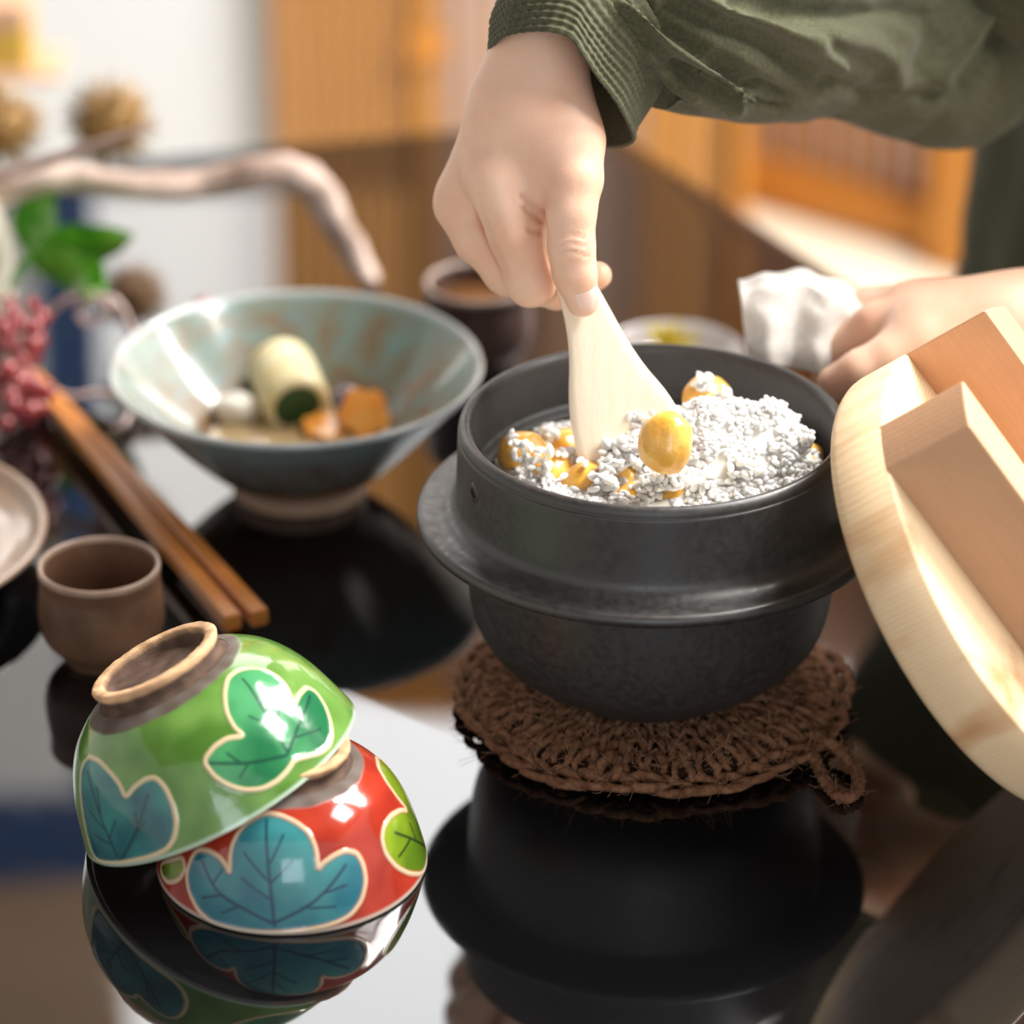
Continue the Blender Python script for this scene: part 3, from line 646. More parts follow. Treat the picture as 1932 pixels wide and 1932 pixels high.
def tea_bowl(name, label, c, ax, R, H, base, base2, motifs, rim_col, foot_label=None):
    c = np.asarray(c, float); e1 = np.cross([0, 1, 0], ax); e1 = e1 / np.linalg.norm(e1); a = np.asarray(ax, float) / np.linalg.norm(ax); e2 = np.cross(a, e1)
    m4 = Matrix(((e1[0], e2[0], a[0], c[0]), (e1[1], e2[1], a[1], c[1]), (e1[2], e2[2], a[2], c[2]), (0, 0, 0, 1)))
    root = thing(name, label, 'bowl', mat=m4)
    th = np.r_[np.radians(np.linspace(-200, 62, 560)), np.radians(np.linspace(62, 160, 40))[1:-1]]
    n = len(th)
    pr = BOWL * np.array([R, H]); s = np.r_[0, np.cumsum(np.linalg.norm(np.diff(pr, axis=0), axis=1))]
    dense = spline(pr, 400); ds = np.r_[0, np.cumsum(np.linalg.norm(np.diff(dense, axis=0), axis=1))]
    rows = np.linspace(0, ds[-1], 190)
    out = np.stack([np.interp(rows, ds, dense[:, 0]), np.interp(rows, ds, dense[:, 1])], 1)
    tn = np.gradient(out, axis=0); tn /= np.linalg.norm(tn, axis=1)[:, None]; nr_ = np.stack([tn[:, 1], -tn[:, 0]], 1)
    TH, S = np.meshgrid(th, rows)
    X = np.degrees(TH) * (PI / 180) * R * .93; Q = np.stack([X.ravel(), S.ravel()], 1)
    hs = out[:, 1] / H
    rr = np.repeat(out[:, 0], n); zz = np.repeat(out[:, 1], n)
    P0 = np.stack([rr * np.cos(TH.ravel()), rr * np.sin(TH.ravel()), zz], 1)
    nz = fbm(P0, 45, 3, 2); nz2 = fbm(P0, 130, 9, 1)
    col = np.asarray(base) + (np.asarray(base2) - np.asarray(base)) * np.clip(.5 + .8 * nz + .3 * nz2, 0, 1)[:, None]
    gl = np.ones(len(Q)); rel = np.zeros(len(Q))
    def arc(p): p = np.asarray(p, float); return np.stack([np.radians(p[:, 0]) * R * .93, np.interp(p[:, 1] * H, dense[:, 1], ds)], 1)
    for poly, veins, ca, cb, vc in motifs:
        pl = chaikin(arc(poly), 2); lo, hi = pl.min(0) - .004, pl.max(0) + .004
        I = np.where((Q > lo).all(1) & (Q < hi).all(1))[0]; q = Q[I]
        ins = np.zeros(len(q), bool); dd = np.full(len(q), 9.0)
        for A, B in zip(pl, np.roll(pl, -1, 0)):
            cr = (A[1] > q[:, 1]) != (B[1] > q[:, 1])
            xx = A[0] + (q[:, 1] - A[1]) * (B[0] - A[0]) / (B[1] - A[1] if B[1] != A[1] else 1e-9)
            ins ^= cr & (q[:, 0] < xx); dd = np.minimum(dd, seg_dist(q, A, B))
        sd = np.where(ins, -dd, dd)
        t = np.clip((q[:, 1] - lo[1]) / (hi[1] - lo[1]), 0, 1); mixv = np.clip(1 - t * 1.1 + .9 * nz[I] + .35 * nz2[I], 0, 1)[:, None]
        fill = np.asarray(ca) * (1 - mixv) + np.asarray(cb) * mixv
        w = np.clip((-sd - .0009) / .0007, 0, 1)[:, None]
        col[I] = col[I] * (1 - w) + fill * w
        vd = np.full(len(q), 9.0); 
        for k, vl in enumerate(veins):
            vl = spline(arc(vl), 12) if len(vl) > 2 else arc(vl)
            for kk, (A, B) in enumerate(zip(vl[:-1], vl[1:])):
                tw = 1.0 if k < 3 else .75; vd = np.minimum(vd, seg_dist(q, A, B) / tw)
        wv = np.clip((.00095 - vd) / .0006, 0, 1)[:, None] * .92 * (sd < -.0008)[:, None]
        col[I] = col[I] * (1 - wv) + np.asarray(vc) * wv
        wo = np.clip((.00125 - np.abs(sd)) / .0005, 0, 1)[:, None] * .92
        col[I] = col[I] * (1 - wo) + np.array([.66, .50, .32]) * wo
        rel[I] += .00045 * np.exp(-(sd / .0011) ** 2) + .00018 * (sd < -.001)
    # rim line and the bare band above it near the foot
    w = np.clip((.0022 - Q[:, 1]) / .0012, 0, 1)[:, None] * .8; col = col * (1 - w) + np.asarray(rim_col) * w
    edge = .792 + .022 * np.interp(np.degrees(TH.ravel()), [-200, -120, -60, 0, 160], [1.2, -.4, .2, .8, .5]) + .006 * nz2
    bare = np.clip((zz / H - edge) / .012, 0, 1)[:, None]
    col = col * (1 - bare) + (np.array([.11, .085, .07]) + .05 * nz2[:, None]) * bare; gl *= 1 - bare[:, 0]
    Nv = np.repeat(nr_, n, 0); P = P0 + rel[:, None] * np.stack([Nv[:, 0] * np.cos(TH.ravel()), Nv[:, 0] * np.sin(TH.ravel()), Nv[:, 1]], 1)
    f = grid_faces(190, n, True)
    o = part('body', P, f, PM['glaze'], root, world=False); set_paint(o, np.c_[np.clip(col, 0, 1), gl])
    th4 = .0038
    inn = [(R, 0), (R - .0012, -.0008), (R - .0028, -.0003)] + [(p[0] - th4 * max(.2, q[0]), p[1] - th4 * max(0, q[1])) for p, q in zip(out[8::20], nr_[8::20])] + [(0, .80 * H)]
    v, fi = lathe(inn, 96); part('inside', v, [q[::-1] for q in fi], M['bowl_in'], root, world=False)
    ft = [(.50, .83), (.46, .842), (.435, .86), (.43, .89), (.44, .93), (.455, .97), (.452, .99), (.435, 1.0), (.40, 1.0), (.378, .992), (.365, .965), (.35, .93), (.33, .905), (.20, .895), (0, .89)]
    v, fi = lathe(smooth_prof(np.array(ft) * [R, H], 60), 120)
    v = v + .0003 * np.array([[n3(p, 300), n3(p, 300, 5), n3(p, 300, 9)] for p in v])
    o = part('foot_ring', v, fi, PM['clay'], root, world=False, label='bare clay foot ring')
    rad = np.hypot(v[:, 0], v[:, 1]) / R; hh = v[:, 2] / H
    lip = np.clip((hh - .925) / .03, 0, 1) * np.clip((rad - .36) / .02, 0, 1)
    cc = np.array([.105, .068, .050])[None] * (1 - lip[:, None]) + np.array([.60, .37, .21])[None] * lip[:, None]
    cc *= (1 + .5 * np.array([n3(p, 160) for p in v]))[:, None]; set_paint(o, np.c_[np.clip(cc, 0, 1), np.zeros(len(v))])
    return root
PM = {'glaze': paint_mat('painted_glaze', .14, .35, .00008, 300), 'clay': paint_mat('painted_clay', .8, 0, .0003, 1500, .1), 'stone': paint_mat('celadon_glaze', .22, .5, .0001, 300)}
M['bowl_in'] = mat('bowl_lining', (.60, .56, .48), .15, coat=.5)
TEAL, TEAL2 = (.036, .21, .19), (.006, .09, .11)
tea_bowl('tea_bowl', 'green glazed bowl with raised leaf motifs, upside down and tilted on the red bowl', (-.1249, -.1178, .0303), (-.4424, .1148, .8894), .065, .061, (.065, .165, .024), (.145, .285, .06),
         [(LEAF_A, LEAF_A_V, (.06, .28, .11), (.015, .13, .05), (.008, .05, .035)), (LEAF_B, LEAF_B_V, TEAL, TEAL2, (.006, .035, .05))], (.45, .56, .45))
tea_bowl('tea_bowl', 'red glazed bowl with a teal leaf motif, upside down beneath the green bowl', (-.094, -.1371, .001), (0, 0, 1), .0575, .0575, (.27, .020, .010), (.42, .042, .020),
         [(LEAF_C, LEAF_C_V, (.045, .24, .25), (.010, .13, .18), (.004, .025, .07)), (LEAF_D, LEAF_D_V, (.20, .30, .015), (.09, .17, .01), (.012, .03, .01)), (LEAF_E, LEAF_E_V, (.20, .30, .02), (.08, .15, .01), (.02, .04, .01))], (.50, .45, .38))

# ------------------------------------------------------------------ stoneware cups
def cup(name, label, c, m, rm, s=1.0, tilt=0):
    root = thing(name, label, 'cup', (c[0], c[1], 0), None, 'stoneware cups')
    o = [(0, .0012), (.0150, .0012), (.0165, 0), (.0180, .0004), (.0192, .003), (.0230, .0075), (.0272, .013), (.0292, .020), (.0294, .027), (.0287, .035), (.0281, .041), (.0285, .0470)]
    lip = [(.0285, .0470), (.0284, .0492), (.0274, .0500), (.0264, .0493), (.0260, .0475)]
    i = [(.0260, .0475), (.0256, .040), (.0262, .030), (.0265, .020), (.0235, .011), (.015, .0065), (0, .006)]
    cc = (c[0], c[1], 0)
    part('body', *lathe(np.array(list(spline(o, 50)) + []) * s, 96, cc), m, root)
    part('rim', *lathe(spline(lip, 16) * s, 96, cc), rm, root)
    part('inside', *lathe(spline(i, 30) * s, 96, cc), m, root)
    return root
cA = at_z(197, 1240); cup('stoneware_cup', 'small brown stoneware cup beside the chopsticks, behind the green bowl', cA, M['cup'], M['cup_lip'])
cB = at_z(903, 690); cup('stoneware_cup', 'dark stoneware cup with a pale rim, behind the pot and the wide bowl', cB, M['cup_dark'], M['cup_rim'], 1.02)
M['tea'] = mat('brown_drink', (.16, .07, .025), .06, coat=.3)
lq = thing('drink', 'brown drink inside the dark stoneware cup', 'drink', (cB[0], cB[1], .03)); part('surface', *lathe([(0, .0400), (.0258, .0400), (.0260, .0398), (.0250, .030), (0, .029)], 48, (cB[0], cB[1], 0)), M['tea'], lq)

# ------------------------------------------------------------------ wide conical bowl and its food
BX, BY = at_z(566, 922)[:2]
wb_ = thing('serving_bowl', 'wide conical celadon and brown bowl holding simmered food', 'bowl', (BX, BY, 0))
op = [(0, .003), (.026, .003), (.030, .0005), (.0335, 0), (.0345, .002), (.0335, .007), (.0345, .0095), (.0400, .0125), (.0500, .0205), (.0640, .0345), (.0800, .0520), (.0920, .0655), (.0945, .0688), (.0944, .0702), (.0932, .0708), (.0915, .0697)]
ip = [(.0915, .0697), (.0880, .0655), (.0720, .0490), (.0540, .0330), (.0380, .0220), (.0200, .0180), (0, .0172)]
op_d = spline(op[:-2], 70); ip_d = spline(op[-3:-1] + ip, 90)
v, f = lathe(op_d, 200, (BX, BY, 0)); nz = fbm(v, 50, 1, 2); nf = fbm(v, 260, 4, 1)
t = np.clip((v[:, 2] - .018) / .045 + .35 * nz, 0, 1)[:, None]
col = np.array([.13, .062, .024]) * (1 - t) + np.array([.17, .22, .22]) * t; col *= (1 + .25 * nf)[:, None]
ftw = np.clip((.0095 - v[:, 2]) / .002, 0, 1)[:, None]; col = col * (1 - ftw) + np.array([.33, .21, .14]) * ftw
lipw = np.clip((v[:, 2] - .066) / .002, 0, 1)[:, None] * .85; col = col * (1 - lipw) + np.array([.42, .45, .46]) * lipw
o = part('body', v, f, PM['stone'], wb_); set_paint(o, np.c_[np.clip(col, 0, 1), 1 - .6 * ftw])
v, f = lathe(ip_d, 200, (BX, BY, 0)); nz = fbm(v, 60, 21, 2); nf = fbm(v, 300, 24, 1)
t = np.clip((np.hypot(v[:, 0] - BX, v[:, 1] - BY) - .035) / .06 + .7 * nz + .45 * nf, 0, 1)[:, None]
col = np.array([.21, .115, .05]) * (1 - t) + np.array([.19, .26, .225]) * t
b = np.clip(fbm(v, 90, 41, 2) * 2 - .55, 0, .6)[:, None]; col = col * (1 - b) + np.array([.16, .30, .33]) * b
lipw = np.clip((v[:, 2] - .0675) / .002, 0, 1)[:, None] * .8; col = col * (1 - lipw) + np.array([.45, .48, .48]) * lipw
o = part('inside', v, f, PM['stone'], wb_); set_paint(o, np.c_[np.clip(col, 0, 1), np.ones(len(v))])
M['broth'] = mat('clear_broth', (.52, .36, .17), .06, (.60, .44, .24), scale=40, coat=.6)
brt = tag(solo('broth', *lathe([(0, .0285), (.0462, .0285), (.047, .0281), (.035, .0225), (0, .021)], 64, (BX, BY, 0)), M['broth'], (BX, BY, .028)), 'pale brown broth in the bottom of the wide bowl', 'broth', kind='stuff')
M['yuba'] = mat('yuba_roll', (.78, .64, .30), .4, (.86, .78, .52), scale=60, sss=.2, sssr=(.004, .003, .001), stretch=(1, 1, 1), bump=.0004)
M['greens'] = mat('chopped_greens', (.012, .045, .010), .6, (.04, .10, .02), scale=400, bump=.001, bscale=600)
A = at_z(563, 770, .038); B = A + np.array([-.012, .042, .006]); ax = B - A; Ln = np.linalg.norm(ax); ax /= Ln
rl = thing('stuffed_roll', 'pale yellow cut roll filled with dark greens, standing out of the wide bowl', 'food', tuple(A))
v, f = lathe([(.0122, .0012), (.0140, 0), (.0160, .001), (.0172, .004), (.0176, .010), (.0174, Ln * .8), (.016, Ln - .001), (.011, Ln), (0, Ln)], 48, A, ax); wrp = part('wrapper', v, f, M['yuba'], rl)
v, f = lathe([(0, .0004), (.007, .0002), (.0118, .0006), (.0128, .003), (.0128, .012), (0, .012)], 40, A, ax); v = v + .0005 * np.array([[n3(p, 500), n3(p, 500, 3), n3(p, 500, 7)] for p in v]); part('filling', v, f, M['greens'], wrp, label='dark green filling')
part('wrap_edge', *tube([A + ax * Ln * t + .0174 * (frame(ax)[0] * math.cos(1.2) + frame(ax)[1] * math.sin(1.2)) for t in np.linspace(.08, .95, 8)], .0011, 8), M['yuba'], wrp)
def blob(name, c, r, m, label, cat, rz=0.0, amp=.1, seed=0, group=None, tilt=0.0):
    v = iv * (1 + amp * np.array([n3(a, 1.5, seed) for a in iv]))[:, None] * np.array(r)
    Rm_ = np.array(Matrix.Rotation(rz, 3, 'Z') @ Matrix.Rotation(tilt, 3, 'X')); o = solo(name, v @ Rm_.T + c, if_, m, tuple(c)); tag(o, label, cat, group); return o
M['daikon'] = mat('white_fish_cake', (.84, .80, .70), .35, sss=.2)
M['aubergine'] = mat('pickled_aubergine', (.05, .03, .07), .2, (.35, .33, .42), scale=60, coat=.6)
M['carrot'] = mat('carrot', (.80, .27, .03), .35, (.88, .42, .08), scale=70, coat=.4, sss=.15)
blob('fish_cake', at_z(445, 772, .033), (.0125, .009, .0085), M['daikon'], 'white rounded morsel at the left of the green-filled roll', 'food', .2, .12, 2)
blob('aubergine_piece', at_z(655, 757, .037), (.0085, .0075, .0085), M['aubergine'], 'dark purple shiny piece behind the orange carrot leaf', 'food', 0, .12, 5)
# carrot cut as a five lobed leaf, standing on edge; a slice lies in front
def leaf_cut(c, R0, th, normal, rz, lobes=5):
    e1, e2, a = frame(normal); k = 60; v = []
    for s in (-1, 1):
        v.append(np.asarray(c) + a * s * th / 2)
        for j in range(k):
            an_ = 2 * PI * j / k; r = R0 * (.78 + .24 * abs(math.cos(an_ * lobes / 2 + rz)) ** .8); v.append(np.asarray(c) + a * s * th / 2 * .9 + r * (math.cos(an_) * e1 + math.sin(an_) * e2))
    f = []
    for j in range(k):
        q = (j + 1) % k; f += [(0, 1 + q, 1 + j), (k + 1, k + 2 + j, k + 2 + q), (1 + j, 1 + q, k + 2 + q, k + 2 + j)]
    return v, f
cp = at_z(686, 780, .037); o = solo('carrot_leaf', *leaf_cut(cp, .0135, .006, (.2, -.7, .6), .3), M['carrot'], tuple(cp), smooth=False); tag(o, 'orange carrot cut as a maple leaf, right of the roll', 'food')
cp = at_z(612, 806, .031); o = solo('carrot_slice', *leaf_cut(cp, .0115, .0045, (.05, -.15, 1), .9, 6), M['carrot'], tuple(cp), smooth=False); tag(o, 'flat orange carrot slice lying in front of the roll', 'food')

# ------------------------------------------------------------------ chopsticks
cr = thing('chopstick_rest', 'low black chopstick rest under the chopsticks, beside the brown cup', 'rest', tuple(at_z(318, 1062)))
c = at_z(318, 1062); v, f = rounded_box(.030, .010, .0085, .002, (0, 0, .00425)); part('block', v + np.array([c[0], c[1], 0]), f, M['tray_out'], cr, smooth=False)
for a, b, lb in (((52, 708), (440, 1176), 'orange wooden chopstick nearer the brown cup'), ((64, 702), (491, 1167), 'orange wooden chopstick nearer the wide bowl')):
    A, B = at_z(*b, .0125), at_z(*a, .0125); d = B - A; ln = np.linalg.norm(d); d /= ln
    sd_ = np.cross(d, [0, 0, 1]); sd_ /= np.linalg.norm(sd_); up_ = np.cross(sd_, d)
    st = []; ff = []
    prs = [(0, .0036), (.0008, .0042), (ln * .5, .0036), (ln - .002, .0022), (ln, .0016)]
    for x, r in prs:
        for q in range(8):
            an_ = PI / 8 + q * PI / 4; st.append(A + d * x + r * 1.05 * (math.copysign(min(1, abs(math.cos(an_)) * 2), math.cos(an_)) * sd_ + math.copysign(min(1, abs(math.sin(an_)) * 2), math.sin(an_)) * up_))
    ff = grid_faces(len(prs), 8, True) + [tuple(range(8)), tuple((len(prs) - 1) * 8 + q for q in range(8))[::-1]]
    m4 = Matrix(((sd_[0], d[0], up_[0], A[0]), (sd_[1], d[1], up_[1], A[1]), (sd_[2], d[2], up_[2], A[2]), (0, 0, 0, 1)))
    lv = (np.array(st) - A) @ np.stack([sd_, d, up_], 1)
    o = bpy.data.objects.new('chopstick', mesh('chopstick', lv, ff, M['chopstick'], False)); COL.objects.link(o); o.matrix_world = m4
    tag(o, lb, 'chopstick', 'pair of chopsticks')

# ------------------------------------------------------------------ shallow dish at the left edge
DX, DY = at_z(-297, 1082, 0)[:2]
ds_ = thing('shallow_dish', 'round tan glazed dish with a dark underside, at the left edge of the table', 'dish', (DX, DY, 0))
v, f = lathe(spline([(0, .001), (.06, .001), (.066, 0), (.068, .003), (.075, .006), (.092, .013), (.1005, .0205), (.1015, .0225)], 40), 140, (DX, DY, 0)); part('underside', v, f, M['tray_out'], ds_)
v, f = lathe(spline([(.1015, .0225), (.1010, .0240), (.0990, .0243), (.0970, .0230), (.090, .0170), (.070, .0115), (0, .0100)], 40), 140, (DX, DY, 0)); part('inside', v, f, M['tray_in'], ds_)

# ------------------------------------------------------------------ small white dish with a yellow flower, behind the pot
QX, QY = at_z(1270, 722)[:2]
wd_ = thing('small_dish', 'small white glazed dish behind the rice pot', 'dish', (QX, QY, 0))
part('body', *lathe(spline([(0, .001), (.018, 0), (.020, .002), (.026, .006), (.036, .015), (.0385, .0190), (.0380, .0200), (.0365, .0195), (.028, .010), (.015, .006), (0, .0055)], 60), 80, (QX, QY, 0)), M['white_glaze'], wd_)
fl = thing('yellow_flower', 'yellow chrysanthemum flower garnish in the small white dish', 'flower', (QX - .002, QY + .008, .016))
rg = np.random.RandomState(5); pm = None
for k in range(16):
    a = 2.4 * k; el = .35 + .9 * rg.rand(); ln = .015 + .004 * rg.rand()
    d = np.array([math.cos(a) * math.cos(el), math.sin(a) * math.cos(el), math.sin(el)]); s_ = np.cross(d, [0, 0, 1]); s_ /= np.linalg.norm(s_)
    c0 = np.array([QX - .002, QY + .008, .016])
    pts = [c0 + d * ln * t for t in (0, .35, .7, 1)]; wv = [.001, .0024, .0026, .0008]; v = []
    nn = np.cross(s_, d)
    for p, w in zip(pts, wv): v += [p - s_ * w, p + nn * .0009, p + s_ * w, p - nn * .0004]
    part('petal', v, grid_faces(4, 4, True), M['yellow'], fl)

# ------------------------------------------------------------------ autumn arrangement at the left
def burr(label, c, r, dark, n=620, seed=0):
    rg = np.random.RandomState(seed); root = thing('chestnut_burr', label, 'burr', tuple(c), None, 'chestnut burrs in the arrangement')
    m = M['spine_shaded' if dark else 'spine']
    part('husk', iv * (1 + .06 * np.array([n3(a, 2, seed) for a in iv]))[:, None] * r * .58 + c, if_, m, root)
    mb = MB()
    for k in range(n):
        z = 1 - 2 * (k + .5) / n; a = k * 2.39996; d = np.array([math.sqrt(1 - z * z) * math.cos(a), math.sqrt(1 - z * z) * math.sin(a), z]) + rg.randn(3) * .22; d /= np.linalg.norm(d)
        b_ = c + d * r * .5; e = c + d * r * (.95 + .32 * rg.rand()) + rg.randn(3) * r * .05
        s_ = np.cross(d, [.3, .2, .9]); s_ /= np.linalg.norm(s_); q = np.cross(d, s_); w = r * .022
        mb.add([b_ + s_ * w, b_ - s_ * w * .5 + q * w * .87, b_ - s_ * w * .5 - q * w * .87, e], [(0, 1, 3), (1, 2, 3), (2, 0, 3)])
    part('spines', mb.V, mb.f, m, root, kind='stuff'); return root
burr('golden brown spiny chestnut burr, on the twig above the driftwood', at_y(207, 232, .42), .0262, False, 520, seed=1)
burr('golden brown spiny chestnut burr, at the left edge of the picture', at_y(0, 238, .42), .0255, False, 520, seed=2)
burr('spiny chestnut burr coloured dark for shade, low behind the green leaves', at_y(252, 560, .40), .0200, True, seed=3)
def limb(name, label, cat, pts, rad, m, n=40, k=14, amp=.12, seed=0, sc=90):
    p = spline(pts, n); r = np.interp(np.linspace(0, 1, n), np.linspace(0, 1, len(rad)), rad)
    v, f = tube(p, r, k); cen = np.repeat(p, k, 0)
    v = cen + (v - cen) * (1 + amp * np.array([n3(q, sc, seed) for q in v]))[:, None]
    return tag(solo(name, v, f, m, tuple(p[0])), label, cat)
limb('driftwood', 'pale twisted driftwood branch arching over the table behind the wide bowl', 'branch',
     [at_y(-60, 395, .44), at_y(40, 350, .44), at_y(150, 338, .45), at_y(260, 352, .45), at_y(390, 345, .46), at_y(500, 325, .46), at_y(570, 335, .465), at_y(615, 385, .47), at_y(650, 450, .475), at_y(690, 512, .478), at_z(700, 536, .006)],
     [.0085, .0088, .0085, .008, .0085, .0098, .0108, .0098, .0085, .0070, .0045], M['bark'], 90, 18, .22, 4, 70)
limb('twig', 'dark thin twig crossing in front of the golden burr', 'twig', [at_y(-60, 345, .40), at_y(60, 312, .40), at_y(150, 285, .395), at_y(235, 255, .39), at_y(300, 232, .39)], [.0042, .0036, .003, .002, .0009], M['twig'], 30, 8)
def vine(label, pts, r): return limb('vine', label, 'vine', pts, [r, r, r * .8], M['twig_pale'], 40, 8, .1)
M['twig_pale'] = mat('pale_vine', (.48, .34, .30), .5, (.66, .52, .48), scale=60)
vine('pale curled vine looping below the green leaves', [at_z(60, 640, .012), at_y(110, 575, .37), at_y(170, 552, .37), at_y(205, 585, .365), at_y(165, 610, .365), at_y(150, 580, .365), at_y(215, 565, .36), at_y(255, 640, .36), at_z(262, 700, .003)], .0022)
vine('pale thin vine trailing onto the table beside the chopsticks', [at_z(40, 690, .01), at_z(120, 745, .006), at_z(190, 742, .008), at_z(245, 760, .010), at_z(235, 800, .006), at_z(210, 812, .0035)], .0018)
def foliage_leaf(name, label, base, tip, side, bulge, w, group, m='leaf'):
    base, tip, side = np.asarray(base), np.asarray(tip), np.asarray(side, float); d = tip - base; L_ = np.linalg.norm(d); d /= L_; side = side - d * (side @ d); side /= np.linalg.norm(side); nn = np.cross(side, d)
    nu, nv = 14, 7; v = []
    for s in (1, -1):
        for i in range(nu):
            t = i / (nu - 1); hw_ = w * math.sin(PI * min(1, t ** .85)) ** .9 + .0003
            for j in range(nv):
                u = 2 * j / (nv - 1) - 1; v.append(base + d * L_ * t + side * hw_ * u + nn * (bulge * math.sin(PI * t) + .12 * w * abs(u) ** 1.4 * 2 + .0006 * math.sin(20 * t + 3 * abs(u)) + s * .00025))
    g = grid_faces(nu, nv); f = g + [tuple(q + nu * nv for q in x)[::-1] for x in g]
    root = thing(name, label, 'leaf', tuple(base), None, group); part('blade', v, f, M[m], root)
    part('midrib', *tube(spline([base + d * L_ * t + nn * (bulge * math.sin(PI * t) + .0004) for t in (-.08, .25, .5, .75, .98)], 12), [.0009] * 6 + [.0005] * 6, 6), M[m], root); return root
GL = 'green leaves of the arrangement'
foliage_leaf('camellia_leaf', 'bright green leaf lit at the right of the leaf spray', at_y(60, 520, .40), at_y(250, 452, .37), (.1, -.5, .85), .006, .017, GL)
foliage_leaf('camellia_leaf', 'green leaf pointing up behind the vase', at_y(50, 470, .41), at_y(110, 360, .40), (1, -.5, .2), .004, .014, GL)
foliage_leaf('camellia_leaf', 'dark green leaf arching down to the berries', at_y(45, 500, .38), at_y(165, 570, .36), (.2, -.4, .9), .010, .016, GL)
foliage_leaf('camellia_leaf', 'pale green leaf drooping beside the dark burr', at_y(120, 480, .385), at_y(190, 560, .365), (.9, -.3, .5), .005, .011, GL)
foliage_leaf('camellia_leaf', 'deep green leaf spread flat at the left, under the vase lip', at_y(20, 545, .37), at_y(110, 480, .385), (.7, -.3, .8), .004, .014, GL)
VX, VY = at_z(-62, 625)[:2]
vs = thing('vase', 'cream glazed round vase at the left edge behind the berries', 'vase', (VX, VY, 0))
part('body', *lathe(spline([(0, .001), (.018, 0), (.021, .003), (.026, .015), (.0285, .032), (.0275, .055), (.022, .075), (.015, .086), (.013, .092), (.0145, .097), (.013, .098), (.0115, .092), (.012, .085), (.017, .07), (.02, .05), (.015, .02), (0, .015)], 80), 70, (VX, VY, 0)), M['cream'], vs)
# red berries
bs_me = None
def sprig(label, spots, stem, seed):
    global bs_me
    root = thing('berry_sprig', label, 'berries', tuple(stem[0]))
    part('stem', *tube(spline(stem, 24), .0012, 6), M['twig'], root)
    rg = np.random.RandomState(seed)
    sv, sf = ico(2)
    if bs_me is None: bs_me = mesh('berry', sv * .0046, sf, M['berry'])
    for p in spots:
        o = bpy.data.objects.new('berry', bs_me); COL.objects.link(o); o.parent = root; o.location = Vector(p) - root.location; s = .85 + .3 * rg.rand(); o.scale = (s, s, s)
rg = np.random.RandomState(11)
spots = []
for (cx, cy, Y, n_, sx, sy) in ((42, 612, .33, 16, 40, 42), (30, 690, .31, 14, 40, 45), (48, 765, .29, 16, 42, 50), (5, 640, .33, 8, 25, 60)):
    for _ in range(n_):
        for tr in range(20):
            p = at_y(cx + (rg.rand() * 2 - 1) * sx, cy + (rg.rand() * 2 - 1) * sy, Y + .02 * rg.randn())
            if p[2] > .006 and all(np.linalg.norm(p - q) > .0078 for q in spots): spots.append(p); break
sprig('drooping cluster of glossy red berries at the left edge', spots, [at_y(-40, 540, .36), at_y(20, 590, .335), at_y(40, 680, .31), at_y(50, 790, .285)], 1)
sp2 = [at_y(383, 575, .37), at_y(440, 576, .37), at_y(410, 592, .365), at_y(352, 598, .36)]
sprig('thin twig with a few pink berries behind the wide bowl', sp2, [at_z(250, 690, .004), at_y(310, 625, .36), at_y(383, 590, .368), at_y(445, 588, .37)], 2)
# far left: an ochre jar on a low wooden stand
SY = .95
p = at_y(118, 112, SY); bxr = at_y(60, 88, SY)[0]
stn = thing('wooden_stand', 'low wooden stand at the far left behind the arrangement, carrying an ochre box', 'stand', (p[0] - .10, SY, FLOOR))
part('shelf', *rounded_box(.30, .055, .007, .002, (p[0] - .15, SY, p[2] - .0045)), M['shelf'], stn, smooth=False)
for s in (-1, 1): part('leg', *rounded_box(.02, .045, p[2] - .008 - FLOOR, .002, (p[0] - .21 + s * .06, SY, (p[2] - .008 + FLOOR) / 2)), M['shelf'], stn, smooth=False)
jar = thing('box', 'ochre yellow box with a pinkish lid on the low wooden stand', 'box', (bxr - .06, SY, p[2] - .001))
part('body', *rounded_box(.12, .044, .030, .002, (bxr - .06, SY, p[2] + .014)), M['ochre'], jar, smooth=False)
part('lid', *rounded_box(.122, .046, .018, .002, (bxr - .06, SY, p[2] + .0385)), M['shelf'], jar, smooth=False, label='pinkish lid')

# ------------------------------------------------------------------ the person serving the rice
TORSO = np.array([.388, .43])
person = thing('person', 'person in an olive green smock scooping rice while steadying the pot through a cloth', 'person', (TORSO[0], TORSO[1], FLOOR))
# right hand: wrist at the top, knuckles at the left, thumb down the front of the paddle handle
def chain(P, pts, k=.004):
    d = None
    for (a, ra), (b, rb) in zip(pts[:-1], pts[1:]):
        q = capsule(P, a, b, ra, rb); d = q if d is None else smin(d, q, k)
    return d
wr = at_y(1014, 95, .056)
el_r = at_y(1775, 85, .225); fo_r = at_y(1400, 35, .125)
R_ = lambda *p: tuple(p)
palm = [((wr, .0166), (at_y(985, 200, .050), .0185)), ((at_y(985, 200, .050), .0185), (at_y(945, 318, .042), .0150)), ((at_y(975, 200, .058), .0175), (at_y(888, 352, .060), .0135)),
        ((at_y(1005, 190, .048), .0165), (at_y(1075, 335, .030), .0125)), ((at_y(1050, 160, .050), .0120), (at_y(1085, 260, .038), .0125)), ((at_y(985, 180, .070), .0150), (at_y(895, 345, .082), .0125)), ((at_y(1000, 180, .075), .0140), (at_y(915, 340, .098), .0110)),
        ((at_y(1000, 250, .060), .016), (at_y(990, 350, .062), .014)), ((at_y(1052, 40, .070), .0160), (wr, .0166))]
fore = [(np.array(at_y(1150, -45, .105)), .0185), (fo_r, .022), (el_r, .020)]
